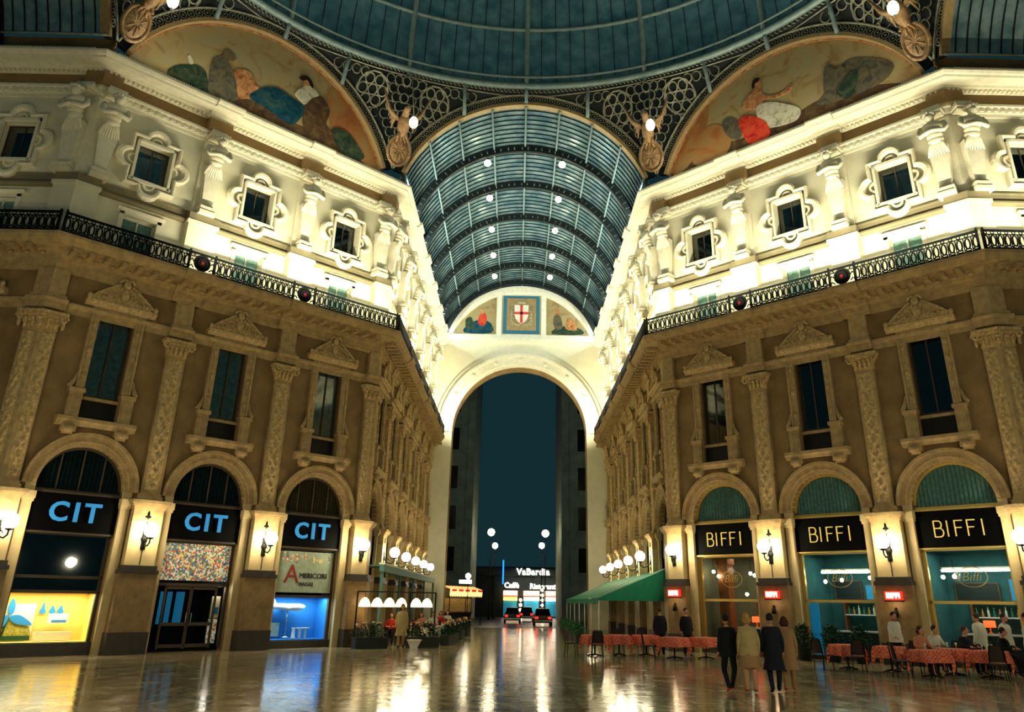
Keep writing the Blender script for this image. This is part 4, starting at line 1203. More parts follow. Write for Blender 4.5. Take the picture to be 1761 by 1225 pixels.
# --- left: the shop with the blue letters
cit_txt = ['over the yellow shop display', 'over the confetti panel', 'over the blue shop display']
def sign_board(text, lm, size, rim, off):
    r = empty('shop_sign')
    MB().box(-RIN, RIN, -.02, .12, -.66, .66).build('board', 'sign_black', r)
    for z in (-.68, .68): MB().box(-RIN, RIN, -.06, .14, z - .035, z + .035).build('border_moulding', rim, r)
    b = MB(); b.mesh_in(text_mesh(text, size, .04, off, 'CENTER', 1.3), text_at(0, -.08, 0)); b.build('lettering', lm, r)
    tag(r, 'x', 'sign')
    return r
s_ = sign_board('CIT', 'blue_letter', .92, 'wood_frame', .02)
place(s_, [LF @ T(c, .05, 4.62) for c in BL], ['black shop sign with blue letters CIT ' + t for t in cit_txt], group='blue lettered shop signs')

r = empty('storefront', LF @ T(BL[0], 0, 0)); lunette(r, 'curtain_dark', 'wood_frame'); front_frame(r, 'wood_frame', [2.02, 2.5, 3.92], zb=.4)
b = MB(); quad(b, -RIN, RIN, .27, 2.05, 3.9); b.build('upper_pane', 'pane_glass', r)
b = MB(); quad(b, -RIN, RIN, .22, .42, 1.98); b.build('display_pane', 'shop_glass', r)
b = MB(); b.box(-RIN, RIN, .1, .4, .0, .4); b.build('base', 'plinth_stone', r)
b = MB(); open_box(b, -RIN, RIN, .36, 1.3, .42, 2.0); b.box(-1.7, 1.7, 1.35, 1.4, 0.02, 4, 1); b.box(-1.7, 1.7, .45, 1.35, 2.02, 2.1, 1); b.box(-1.7, 1.7, .45, .5, 3.95, 7.2, 1); b.build('display_case', ['show_yellow', 'night_room'], r)
tag(r, 'dark shop front with a lit yellow window display at the floor', 'shop front')
dsp = LF @ T(BL[0], 0, 0)
def item(name, mb_, m, mtx, label, cat, group=None):
    o = mb_.build(name, m, None); o.matrix_basis = mtx; tag(o, label, cat, group); return o
b = MB()   # palm tree picture panel: blue fronds over a grassy hill
b.box(-1.34, -.2, 1.15, 1.19, .45, 1.62, 0)
b.prism_y(smooth_closed([(-1.3, .52), (-1.28, .95), (-1.0, 1.12), (-.6, 1.0), (-.3, .85), (-.3, .52)], 3), 1.12, 1.15, 3)
b.prism_y(rect(-1.32, -.22, .46, .6), 1.1, 1.12, 2)
for pth in ([(-.98, 1.2), (-.7, 1.26), (-.4, 1.1), (-.24, .94), (-.5, .94), (-.8, 1.0)], [(-1.0, 1.24), (-1.08, 1.5), (-1.0, 1.78), (-.88, 1.6), (-.88, 1.34)], [(-1.04, 1.2), (-1.24, 1.0), (-1.3, .72), (-1.14, .86), (-1.0, 1.08)], [(-1.0, 1.22), (-1.25, 1.26), (-1.33, 1.16), (-1.18, 1.12)]):
    b.prism_y(smooth_closed(pth, 4), 1.08, 1.11, 1)
b.tube([(-.98, 1.1, 1.2), (-1.05, 1.1, .9), (-1.1, 1.1, .6)], .03, 5, mi=2)
item('display_board', b, ['show_cream', 'show_blue', 'show_green', 'show_grass'], dsp, 'picture panel of a blue palm tree inside the yellow display', 'poster')
b = MB(); b.box(-.15, 1.0, .8, 1.1, .44, .72); item('display_block', b, 'show_cream', dsp, 'long cream block at the bottom of the yellow display', 'display block')
b = MB(); b.box(.2, .85, 1.0, 1.04, .98, 1.3, 0); b.box(.32, .8, .985, 1.0, 1.04, 1.1, 1); item('display_card', b, ['white_china', 'show_blue'], dsp, 'white card with a blue line inside the yellow display', 'card')
for q, (x, h) in enumerate(((.05, .34), (.36, .22), (.62, .24))):
    b = MB(); b.prism_y(smooth_closed([(x - .11, 1.36), (x - .02, 1.3), (x + .1, 1.34), (x + .05, 1.46), (x - .01, 1.34 + h), (x - .06, 1.5)], 4), 1.2, 1.23)
    item('paper_cutout', b, 'show_blue', dsp, ['tall blue leaf cutout, biggest of the three in the yellow display', 'middle blue leaf cutout of the three in the yellow display', 'small slanted blue leaf cutout nearest the pier in the yellow display'][q], 'cutout', 'blue cutouts in the yellow display')

r = empty('storefront', LF @ T(BL[1], 0, 0)); lunette(r, 'curtain_dark', 'wood_frame'); front_frame(r, 'wood_frame', [2.35, 3.9])
b = MB(); b.box(-1.38, 1.38, .22, .27, 2.5, 3.84); b.build('confetti_panel', 'confetti', r)
b = MB(); open_box(b, -1.7, 1.7, .45, 3.0, .02, 2.5); b.box(-1.7, 1.7, .45, .5, 2.42, 7.2, 0); b.build('interior', 'night_room', r)
for s in (-1, 1):
    xs = sorted((s * .02, s * 1.0)); b = MB()
    for x in xs: b.box(x - .04, x + .04, .24, .3, .1, 2.28)
    for z in (.2, .95, 2.24): b.box(xs[0], xs[1], .24, .3, z - .06, z + .06)
    d_ = b.build('door', 'wood_frame', r)
    b = MB(); quad(b, xs[0], xs[1], .27, .2, 2.24); b.build('pane', 'shop_glass', d_)
    b = MB(); b.tube([(s * .1, .2, .95), (s * .1, .17, 1.0), (s * .1, .17, 1.3), (s * .1, .2, 1.35)], .02, 6); b.build('handle', 'chrome', d_)
tag(r, 'shop entrance with dark glass doors under a confetti panel', 'shop front')
em = LF @ T(BL[1], 0, 0)
b = MB(); b.box(.98, 1.34, .5, .56, .25, 1.12, 0); b.box(1.0, 1.34, .5, .56, 1.15, 1.95, 1); b.box(1.06, 1.3, .49, .5, 1.3, 1.55, 2)
item('display_board', b, ['confetti', 'show_cream', 'show_blue'], em, 'narrow lit poster strip beside the dark glass doors', 'poster')
for q, (x, w_) in enumerate(((-.95, .22), (-.3, .12), (.02, .2), (.45, .34))):
    b = MB(); b.box(x - w_ / 2, x + w_ / 2, 2.2, 2.24, .9, 2.1); item('light_panel', b, 'shop_blue', em, ['blue glowing panel furthest from the poster strip behind the doors', 'thin blue glowing panel behind the left door leaf', 'blue glowing panel behind the middle of the doors', 'wide blue glowing panel next to the poster strip behind the doors'][q], 'light panel', 'blue lights inside the shop entrance')

r = empty('storefront', LF @ T(BL[2], 0, 0)); lunette(r, 'curtain_brown', 'wood_frame'); front_frame(r, 'wood_frame', [2.0, 3.9], zb=.3)
b = MB(); b.box(-1.38, 1.38, .22, .27, 2.15, 3.8); b.build('painted_panel', 'poster_pale', r)
b = MB(); b.mesh_in(text_mesh('A', 1.05, .01), text_at(-.62, .2, 2.85)); b.build('initial', 'ink_red', r)
b = MB(); b.mesh_in(text_mesh('MERICORI', .3, .01), text_at(.42, .2, 2.82)); b.build('lettering', 'ink_dark', r); b = MB(); b.mesh_in(text_mesh('VIAGGI', .22, .01), text_at(.1, .2, 2.48)); b.build('lettering', 'ink_dark', r)
b = MB()
for q in range(26):
    x = -1.2 + 2.4 * RND.random(); b.box(x, x + .1, .205, .22, 3.3 + .4 * RND.random(), 3.42 + .36 * RND.random(), q % 2)
b.build('stickers', ['confetti', 'flower_pale'], r)
b = MB(); quad(b, -RIN, RIN, .22, .32, 1.95); b.build('display_pane', 'shop_glass', r)
b = MB(); b.box(-RIN, RIN, .1, .4, .0, .3); b.build('base', 'plinth_stone', r)
b = MB(); open_box(b, -RIN, RIN, .36, 1.4, .32, 1.98); b.box(-1.7, 1.7, 1.45, 1.5, 0.02, 4, 1); b.box(-1.7, 1.7, .45, .5, 3.95, 7.2, 1); b.build('display_case', ['show_blue', 'night_room'], r)
tag(r, 'shop front with a pale lettered panel above a lit blue display', 'shop front')
dm = LF @ T(BL[2], 0, 0)
r = empty('model_airliner', dm @ T(-.2, .9, 1.56) @ Matrix.Scale(1.1, 4))
b = MB(); b.tube([(-.75, 0, .05), (-.6, 0, .04), (0, 0, 0), (.45, 0, 0), (.68, 0, .02), (.76, 0, .03)], [.02, .1, .14, .14, .08, .015], 10); b.build('fuselage', 'white_china', r)
b = MB(); b.box(-.1, .2, -.42, .42, -.03, 0); b.build('wing', 'white_china', r)
b = MB(); b.prism_y([(-.75, .05), (-.5, .1), (-.66, .34), (-.8, .34)], -.02, .02); b.build('tail_fin', 'white_china', r)
b = MB(); b.tube([(0, 0, -.1), (0, 0, -.95)], .03, 6); b.lathe([(.16, -1.1), (.16, -1.06), (.04, -1.0)], (0, 0, 0), 12); b.build('stand', 'chrome', r)
tag(r, 'white model airliner on a stand in the blue display', 'model plane')
b = MB(); b.box(-.95, -.4, 1.1, 1.16, .42, .95); item('display_board', b, 'poster_pale', dm, 'grey green square board at the back of the blue display', 'board')
b = MB(); b.box(-1.42, -1.1, .9, 1.0, .6, .95); item('display_card', b, 'white_china', dm, 'small cream card at the edge of the blue display', 'card')
b = MB(); b.box(-1.42, -1.0, 1.2, 1.28, 1.0, 1.9); item('display_board', b, 'show_cream', dm, 'tall cream board behind the card in the blue display', 'board')
b = MB(); b.lathe([(.13, .34), (.08, .4), (.06, .7), (.1, .76)], (.08, .72, 0), 12); item('pedestal', b, 'white_china', dm, 'white pedestal under the airliner in the blue display', 'pedestal')
b = MB(); b.box(.3, .8, .6, .9, .72, .76); b.box(.36, .44, .7, .8, .33, .72); b.box(.62, .7, .7, .8, .33, .72); item('display_table', b, 'white_china', dm, 'little white table standing in the blue display', 'table')

# --- right: the restaurant
bif_txt = ['over the bay nearest the awning', 'over the middle restaurant bay', 'over the bay behind the diners']
def biffi_letters():
    b = MB(); h = .56; t = .036; y0, y1 = -.07, -.03
    x = -.82
    def bar(xa, za, xb, zb):
        d = Vector((xb - xa, 0, zb - za)); n = Vector((-d.z, 0, d.x)).normalized() * t / 2
        p = [(xa + n.x, za + n.z), (xa - n.x, za - n.z), (xb - n.x, zb - n.z), (xb + n.x, zb + n.z)]
        b.prism_y(p, y0, y1)
    def arc(cx, cz, rx, rz, a0, a1, n=10):
        P = [(cx + rx * math.cos(a0 + (a1 - a0) * i / n), cz + rz * math.sin(a0 + (a1 - a0) * i / n)) for i in range(n + 1)]
        for p, q in zip(P, P[1:]): bar(*p, *q)
    z0, z1 = -h / 2, h / 2
    bar(x, z0, x, z1); bar(x, z1, x + .16, z1); bar(x, .02, x + .18, .02); bar(x, z0, x + .18, z0); arc(x + .16, (z1 + .02) / 2, .11, (z1 - .02) / 2, -PI / 2, PI / 2); arc(x + .18, (z0 + .02) / 2, .13, (.02 - z0) / 2, -PI / 2, PI / 2)
    x = -.36; bar(x, z0, x, z1)
    for x in (-.1, .32): bar(x, z0, x, z1); bar(x, z1 - t / 2, x + .27, z1 - t / 2); bar(x, .02, x + .22, .02)
    x = .82; bar(x, z0, x, z1)
    return b
def biffi_sign():
    r = empty('shop_sign')
    MB().box(-RIN, RIN, -.02, .12, -.66, .66).build('board', 'sign_black', r)
    for z in (-.68, .68): MB().box(-RIN, RIN, -.06, .14, z - .03, z + .03).build('border_moulding', 'gilt', r)
    biffi_letters().build('lettering', 'gold_letter', r)
    tag(r, 'x', 'sign'); return r
place(biffi_sign(), [RF @ T(c, .05, 4.6) for c in BR], ['black restaurant sign with gold letters BIFFI ' + t for t in bif_txt], group='gold lettered restaurant signs')

def biffi_front(k, back, label):
    m = RF @ T(BR[k], 0, 0)
    r = empty('storefront', m); lunette(r, 'curtain_teal', 'gilt', False); room(r, back); front_frame(r, 'gilt', [2.1, 3.9])
    b = MB(); quad(b, -RIN, RIN, .27, 2.14, 3.86); b.build('upper_pane', 'shop_glass', r)
    b = MB(); quad(b, -RIN, RIN, .28, .14, 2.06); b.build('lower_pane', 'shop_glass', r)
    b = MB(); b.box(-RIN, RIN, .1, .4, 0, .14); b.build('base', 'plinth_stone', r)
    b = MB(); b.tube([(.1 + .5 * math.cos(q), .25, 2.95 + .34 * math.sin(q)) for q in [2 * PI * i / 28 for i in range(28)]], .014, 4, True)
    me = text_mesh('Biffi', .44, .004, -.008); sh = Matrix(((1, .3, 0, 0), (0, 1, 0, 0), (0, 0, 1, 0), (0, 0, 0, 1)))
    b.mesh_in(me, text_at(.1, .24, 2.95) @ sh); b.build('painted_emblem', 'gilt', r)
    tag(r, label, 'shop front')
    return m
m0 = biffi_front(0, 'cafe_grey', 'restaurant window nearest the awning with a brown column inside')
m1 = biffi_front(1, 'cafe_teal', 'middle restaurant window with a blue door leaf and bottle shelf')
m2 = biffi_front(2, 'cafe_teal', 'restaurant window behind the seated diners with a long bottle shelf')
b = MB(); b.box(-1.15, -.65, 1.2, 1.7, .03, 3.88); b.box(-1.2, -.6, 1.15, 1.75, .03, .3); b.box(-1.2, -.6, 1.15, 1.75, 3.6, 3.88)
item('interior_column', b, 'wood_brown', m0, 'brown wooden column inside the restaurant window nearest the awning', 'column')
b = MB(); b.box(-RIN + .1, -1.0, .405, .44, .15, 2.02); b.box(-RIN + .02, -RIN + .1, .405, .445, .15, 2.05, 1); item('door_leaf', b, ['shop_blue', 'white_sash'], m1, 'bright blue door leaf at the edge of the middle restaurant window', 'door')
for k, (mm, x0, x1, z) in enumerate(((m1, -1.2, 1.6, 3.22), (m2, -1.3, 1.6, 3.22))):
    b = MB(); b.tube([(x0, 1.5, z), (x1, 1.5, z)], .045, 8); b.box(x0, x1, 1.5, 1.6, z + .04, z + .12, 1)
    item('tube_light', b, ['tube_light', 'white_sash'], mm, ['long white ceiling tube light in the middle restaurant window', 'long white ceiling tube light in the window behind the diners'][k], 'tube light', 'tube lights in the restaurant')
for mm, lb, z in ((m0, 'counter in the restaurant window nearest the awning', .95), (m1, 'dark counter in the middle restaurant window', .95), (m2, 'dark counter in the window behind the diners', 1.0)):
    b = MB(); b.box(-1.0, 1.58, 1.9, 2.5, .03, z, 0); b.box(-1.05, 1.62, 1.85, 2.55, z, z + .06, 1); item('bar_counter', b, ['counter_dark', 'white_china'], mm, lb, 'counter')
for q, (mm, x0, x1, z0, z1, m_, lb) in enumerate(((m1, -.1, .45, 2.2, 2.75, 'shop_blue', 'small blue lit picture high on the wall of the middle restaurant window'), (m1, .95, 1.6, 2.2, 2.85, 'shop_blue', 'larger blue lit picture near the pier in the middle restaurant window'), (m2, .5, 1.6, 2.2, 2.95, 'shop_blue', 'wide blue lit picture above the shelf behind the diners'), (m1, -1.4, -.3, 2.2, 2.9, 'counter_dark', 'dark wall panel by the blue door leaf'), (m2, -1.4, .1, 2.2, 2.8, 'counter_dark', 'dark wall panel in the window behind the diners'))):
    b = MB(); b.box(x0, x1, 3.1, 3.15, z0, z1, 0)
    for xa, xb, za, zb in ((x0 - .03, x0, z0, z1), (x1, x1 + .03, z0, z1), (x0, x1, z1, z1 + .03), (x0, x1, z0 - .03, z0)): b.box(xa, xb, 3.08, 3.15, za, zb, 1)
    item('wall_picture', b, [m_, 'wood_brown'], mm, lb, 'picture')
sh_txt = ['behind the bar near the awning', 'in the middle restaurant window', 'in the window behind the diners']
for q, (mm, x0, x1, z) in enumerate(((m0, -.2, 1.62, 1.5), (m1, -1.0, 1.62, 1.62), (m2, -.9, 1.62, 1.62))):
    r = empty('bottle_shelf', mm)
    MB().box(x0, x1, 2.75, 3.1, z - .04, z).build('board', 'white_china', r)
    MB().box(x0, x1, 2.75, 3.1, z + .5, z + .53).build('upper_board', 'wood_brown', r)
    for x in (x0 + .03, x1 - .03): MB().box(x - .03, x + .03, 2.75, 3.1, .9, z + .53).build('upright', 'wood_brown', r)
    tag(r, 'bar shelf lined with bottles ' + sh_txt[q], 'shelf')
    protos = []
    n = 12 if q else 7
    for i in range(n):
        x = x0 + .16 + (x1 - x0 - .32) * i / (n - 1); kk = i % 3
        if kk >= len(protos):
            p = empty('bottle'); b = MB(); h = (.3, .26, .34)[kk]
            b.lathe([(.038, 0), (.042, .02), (.042, h * .6), (.016, h * .78), (.016, h)], (0, 0, 0), 10); b.build('glass_body', ('bottle_green', 'bottle_amber', 'bottle_clear')[kk], p)
            MB().lathe([(.018, h - .02), (.018, h + .015)], (0, 0, 0), 8).build('cap', 'gilt', p)
            tag(p, 'x', 'bottle'); protos.append(p)
            pos = mm @ T(x, 2.9, z + .004); p.matrix_basis = pos
            p['label'] = f"{('green', 'amber', 'clear')[kk]} bottle on the bar shelf {sh_txt[q]}"; p['group'] = f'{("green", "amber", "clear")[kk]} bottles {sh_txt[q]}'
        else: dup(protos[kk], mm @ T(x, 2.9, z + .004))
for q, (mm, x, z, lb) in enumerate(((m0, .1, 1.22, 'orange shaded table lamp on the counter near the awning'), (m0, 1.2, 1.22, 'smaller orange lamp by the pier in the bay near the awning'), (m2, -.15, 1.28, 'orange shaded lamp on the counter behind the diners'))):
    r = empty('table_lamp', mm @ T(x, 2.1, z - .2))
    MB().lathe([(.08, 0), (.08, .02), (.02, .04), (.02, .22)], (0, 0, 0), 10).build('base', 'gilt', r)
    MB().lathe([(.2, .2), (.2, .42), (.17, .43)], (0, 0, 0), 14).build('lamp_shade', 'orange_shade', r)
    tag(r, lb, 'lamp')
k = 0
for mm, pts, t in ((m0, [(-1.3, 3.3), (-1.05, 3.1), (.55, 3.2), (.75, 3.12), (.3, 2.35)], 'near the awning'), (m1, [(-.9, 2.85), (-.2, 2.9), (.95, 2.98)], 'in the middle bay'), (m2, [(-1.15, 2.98), (-.75, 3.0), (1.5, 3.0)], 'behind the diners')):
    for i, (x, z) in enumerate(pts):
        if k == 0:
            p0 = empty('hanging_bulb'); MB().ell((0, 0, 0), .075, 10, 7).build('bulb', 'globe_far', p0); MB().tube([(0, 0, .07), (0, 0, .6)], .01, 4).build('cord', 'black_iron', p0); tag(p0, '', 'lamp'); p = p0
        else: p = dup(p0, Matrix())
        p.matrix_basis = mm @ T(x, 1.1, z); p['label'] = f'{num[i]} small bulb from the awning side hanging in the restaurant window {t}'; p['group'] = 'bulbs in the restaurant windows'; k += 1
# small lit red signs on the restaurant piers
r = empty('pier_sign')
MB().box(-.3, .3, -.14, 0, -.15, .15).build('box', 'red_sign', r)
b = MB(); b.mesh_in(text_mesh('BIFFI', .25, .01, .012), text_at(0, -.15, 0)); b.build('lettering', 'sign_white', r)
MB().box(-.32, .32, -.16, 0, -.2, -.15).build('ledge', 'black_iron', r)
b = MB(); b.tube([(0, 0, -.42), (0, -.1, -.42), (0, -.1, -.5)], .03, 6); b.lathe([(.09, -.72), (.06, -.5), (.03, -.48)], (0, -.1, 0), 10); b.build('spotlight', 'black_iron', r)
tag(r, 'x', 'sign')
place(r, [RF @ T(4.94, -.54, 2.32), RF @ T(9.76, -.54, 2.3), RF @ T(.2, -.54, 2.36)], ['small lit red sign on the pier above the standing group', 'small lit red sign on the pier behind the waiter', 'small lit red sign on the corner pier beside the awning'], group='red signs on the restaurant piers')

# --- plain arcade fronts in the receding walls and the transepts
def arcade_front():
    r = empty('arcade_shop'); lunette(r, 'curtain_brown', 'wood_frame'); front_frame(r, 'wood_frame', [2.2, 3.9, 5.3])
    b = MB(); quad(b, -RIN, RIN, .27, .2, 5.3); b.build('pane', 'pane_glass', r)
    b = MB(); open_box(b, -1.6, 1.6, .45, 1.2, .02, 5.3); b.box(-1.6, 1.6, .45, .5, 5.2, 7.2); b.build('interior', 'night_room', r)
    b = MB(); b.box(-RIN, RIN, .05, .16, 4.0, 5.2); b.build('fascia', 'sign_black', r)
    b = MB(); b.box(-RIN, RIN, .1, .4, 0, .2); b.build('base', 'plinth_stone', r)
    tag(r, 'x', 'shop front'); return r
ap, al = [], []
for wn, side in (('wall_left_passage', 'left, behind the terrace'), ('wall_right_passage', 'right, behind the green awning')):
    for k, c in enumerate(SPEC[wn][2]): ap.append(F[wn] @ T(c, 0, 0)); al.append(f'dark arcade shop front, {(num + ["sixth"])[k]} from the crossing on the {side}')
ap += [POS[6][0], POS[7][0]]; al += ['dark arcade front round the corner beyond the yellow display', 'dark arcade front round the corner beyond the diners']
place(arcade_front(), ap, al, group='arcade fronts')

# ------------------------------------------------------------------ awnings and terrace
def green_awning():
    r = empty('green_awning')
    wx = W - .1
    y0, y1 = 1.4, 25.5; xo = 3.75; zi, zo = 3.5, 2.12
    b = MB()
    b.grid(6, 48, lambda i, j: (wx + (xo - wx) * i, y0 + (y1 - y0) * j, zi + (zo - zi) * i + .05 * math.sin(PI * i) * -1 + .012 * math.sin(j * 150)), 0)
    b.build('canvas', 'awning_green', r)
    b = MB(); b.add([(wx, y0, zi), (xo, y0, zo), (xo, y0, zo - .1), (wx, y0, zo - .1)], [(0, 1, 2, 3)])
    b.build('side_panel', 'awning_green', r)
    b = MB(); b.grid(96, 1, lambda i, j: (xo, y0 + (y1 - y0) * i, zo - (.22 + .05 * abs(math.sin(i * 60))) * j), 0); b.build('valance', 'awning_green', r)
    for k in range(7):
        y = y0 + .1 + (y1 - y0 - .2) * k / 6
        b = MB(); b.tube([(wx, y, zi - .06), (xo + .05, y, zo - .04)], .035, 6); b.tube([(xo + .05, y, zo - .04), (xo + .05, y, 0)], .035, 6); b.build('post', 'white_sash', r)
    tag(r, 'long green canvas awning sloping from the right passage wall', 'awning')
green_awning()
q0 = None
for k in range(8):
    y = 2.2 + 2.1 * k
    if q0 is None:
        q0 = empty('awning_lamp'); MB().ell((0, 0, 0), .1, 10, 7).build('bulb', 'globe_far', q0); MB().tube([(0, 0, .08), (0, 0, .2)], .012, 4).build('cord', 'black_iron', q0); tag(q0, '', 'lamp'); p = q0
    else: p = dup(q0, Matrix())
    p.matrix_basis = T(4.7, y, 2.2); p['label'] = f'small bulb hanging under the green awning, {(["nearest the crossing"] + ["second", "third", "fourth", "fifth", "sixth", "seventh", "eighth"])[k]} in its row'; p['group'] = 'bulbs under the green awning'

def terrace_canopy():
    r = empty('terrace_canopy')
    x = -W + 1.0
    MB().box(x - .1, x + .1, .6, 25.5, 3.12, 3.42).build('beam', 'teal_paint', r)
    MB().box(x - .13, x + .13, .6, 25.5, 3.42, 3.5).build('top_moulding', 'white_sash', r)
    b = MB(); b.box(-W + .15, x, .6, 25.5, 3.36, 3.4); b.build('roof', 'teal_paint', r)
    for y in (.8, 6.9, 13, 19, 25.3): MB().box(x - .06, x + .06, y - .06, y + .06, 0, 3.12).build('post', 'teal_paint', r)
    tag(r, 'teal painted canopy frame along the left passage wall', 'canopy')
terrace_canopy()
def lampshade():
    r = empty('terrace_lamp')
    b = MB(); b.lathe([(.05, .28), (.16, .2), (.25, .02), (.26, -.1), (.24, -.1), (.23, 0), (.05, .22)], (0, 0, 0), 14); b.build('lamp_shade', 'shade_glow', r)
    MB().tube([(0, 0, .26), (0, 0, .485)], .015, 4).build('cord', 'black_iron', r)
    tag(r, '', 'lamp'); return r
rail = empty('lamp_rail')
for a_, b_ in (((-6.95, -.95), (-4.86, .72)), ((-4.86, .72), (-3.78, 1.55))):
    MB().tube([(*a_, 2.24), (*b_, 2.24)], .03, 6).build('rail', 'black_iron', rail)
for (x, y) in ((-6.95, -.95), (-4.86, .72), (-3.78, 1.55)): MB().tube([(x, y, 0), (x, y, 2.24)], .04, 6).build('post', 'black_iron', rail)
tag(rail, 'iron rail on posts carrying the terrace lampshades', 'rail')
lp_ = [(-6.95 + 2.09 * t, -.95 + 1.67 * t) for t in (.14, .37, .6, .83)] + [(-4.86 + 1.08 * t, .72 + .83 * t) for t in (.24, .66)] + [(-6.95 + 2.09 * 1.36, -.95 + 1.67 * 1.36)][:0]
place(lampshade(), [T(x, y, 1.72) for x, y in lp_], [f'glowing cream lampshade, {w_} along the terrace rail from the wall' for w_ in ('first', 'second', 'third', 'fourth', 'fifth', 'sixth')], group='lampshades of the terrace')

def foliage(mb, x0, x1, y0, y1, z0, z1, n, sz, mi=0, rnd=RND):
    for _ in range(n):
        t = rnd.random(); z = z0 + (z1 - z0) * t; k = 1.0 if t < .7 else 1.1 - t * .6
        cx, cy = (x0 + x1) / 2, (y0 + y1) / 2
        x = cx + (x1 - x0) / 2 * k * (2 * rnd.random() - 1); y = cy + (y1 - y0) / 2 * k * (2 * rnd.random() - 1)
        a = rnd.random() * 2 * PI; e = rnd.random() * 1.2 - .2
        d = Vector((math.cos(a) * math.cos(e), math.sin(a) * math.cos(e), math.sin(e))) * sz * (.6 + .8 * rnd.random())
        s = d.cross(Vector((0, 0, 1)));
        s = (s.normalized() if s.length > 1e-5 else Vector((1, 0, 0))) * sz * .3
        c = Vector((x, y, z)); mid = c + d * .5
        mb.add([c, mid + s + Vector((0, 0, .02)), c + d, mid - s + Vector((0, 0, .02))], [(0, 1, 2, 3)], mi)
def planter(ln, h=.9, flowers=None, m='leaf', n=420):
    r = empty('planter')
    b = MB(); b.box(-ln / 2, ln / 2, -.2, .2, 0, .38); b.box(-ln / 2 - .03, ln / 2 + .03, -.23, .23, .38, .43); b.build('box', 'planter_box', r)
    b = MB(); foliage(b, -ln / 2, ln / 2, -.28, .28, .4, h, n, .14); b.build('foliage', m, r, False)
    if flowers:
        b = MB()
        for i in range(26):
            b.ell((ln * (RND.random() - .5), -.2 + .4 * RND.random(), h - .15 + .22 * RND.random()), .045, 6, 4, i % len(flowers))
        b.build('flowers', flowers, r)
    tag(r, '', 'planter'); return r
ph = planter(2.6)
place(ph, [T(3.2, 6.6 + 3.1 * k, 0) @ Matrix.Rotation(PI / 2, 4, 'Z') for k in range(5)], [f'green hedge box {t} along the open side of the awning' for t in ('behind the red tables, first', 'second', 'third', 'fourth', 'fifth')], group='hedge boxes beside the awning')
pf = planter(1.5, .95, ['flower_pale', 'flower_red', 'flower_pale'], 'leaf_dark', 360)
place(pf, [T(-6.2, -1.3, 0) @ Matrix.Rotation(.65, 4, 'Z'), T(-4.1, .0, 0) @ Matrix.Rotation(.68, 4, 'Z'), T(-3.2, 2.5, 0) @ Matrix.Rotation(1.45, 4, 'Z'), T(-3.15, 5.0, 0) @ Matrix.Rotation(1.5, 4, 'Z'), T(-3.05, 8.5, 0) @ Matrix.Rotation(1.5, 4, 'Z'), T(-2.95, 12.5, 0) @ Matrix.Rotation(1.5, 4, 'Z')],
      ['flower box at the corner pier of the terrace', 'flower box below the terrace lampshades', 'flower box at the front corner of the terrace', 'flower box second back along the terrace edge', 'flower box third back along the terrace edge', 'flower box furthest back along the terrace edge'], group='flower boxes of the terrace')
def shrub_pot():
    r = empty('potted_shrub')
    MB().lathe([(.2, 0), (.27, .42), (.3, .42), (.3, .47), (.24, .47)], (0, 0, 0), 14).build('pot', 'planter_box', r)
    MB().tube([(0, 0, .4), (.02, 0, .9)], .03, 5).build('stem', 'wicker', r)
    b = MB(); foliage(b, -.34, .34, -.34, .34, .42, 1.2, 620, .13); b.build('foliage', 'leaf_dark', r, False)
    tag(r, '', 'plant'); return r
place(shrub_pot(), [RF @ T(6.3, -1.05, 0), RF @ T(7.4, -.95, 0), RF @ T(8.5, -1.05, 0)], ['leafy potted shrub beside the blue door leaf', 'leafy potted shrub in the middle before the restaurant window', 'leafy potted shrub nearest the first front table'], group='potted shrubs before the restaurant')
b = MB(); b.lathe([(.2, 0), (.16, .06), (.3, .32), (.34, .34), (.3, .36), (.1, .3)], (0, 0, 0), 16)
item('flower_bowl', b, 'white_china', T(-4.35, -1.15, 0), 'white stone bowl on the floor before the terrace', 'bowl')

# ------------------------------------------------------------------ tables, chairs, cloths
def table():
    r = empty('cafe_table')
    MB().box(-.38, .38, -.38, .38, .71, .74).build('tabletop', 'wood_brown', r)
    MB().lathe([(.05, .04), (.035, .1), (.035, .71)], (0, 0, 0), 10).build('pedestal', 'black_iron', r)
    b = MB()
    for k in range(4):
        a = k * PI / 2 + PI / 4; b.tube([(0, 0, .08), (.3 * math.cos(a), .3 * math.sin(a), .02)], .025, 5)
    b.build('foot', 'black_iron', r)
    tag(r, '', 'table'); return r
def cloth_mesh():
    b = MB(); n = 26; hw = .4
    def fn(i, j):
        x, y = (2 * i - 1) * .74, (2 * j - 1) * .74
        ox, oy = max(0, abs(x) - hw), max(0, abs(y) - hw)
        z = .752 - (ox + oy) * .98
        an = math.atan2(y, x)
        rip = 1 + .1 * min(1, (ox + oy) * 5) * math.sin(an * 9)
        return ((min(abs(x), hw + .02 + .05 * min(ox, .3)) * (1 if x > 0 else -1)) * rip, (min(abs(y), hw + .02 + .05 * min(oy, .3)) * (1 if y > 0 else -1)) * rip, z)
    b.grid(n, n, fn, 0); return b
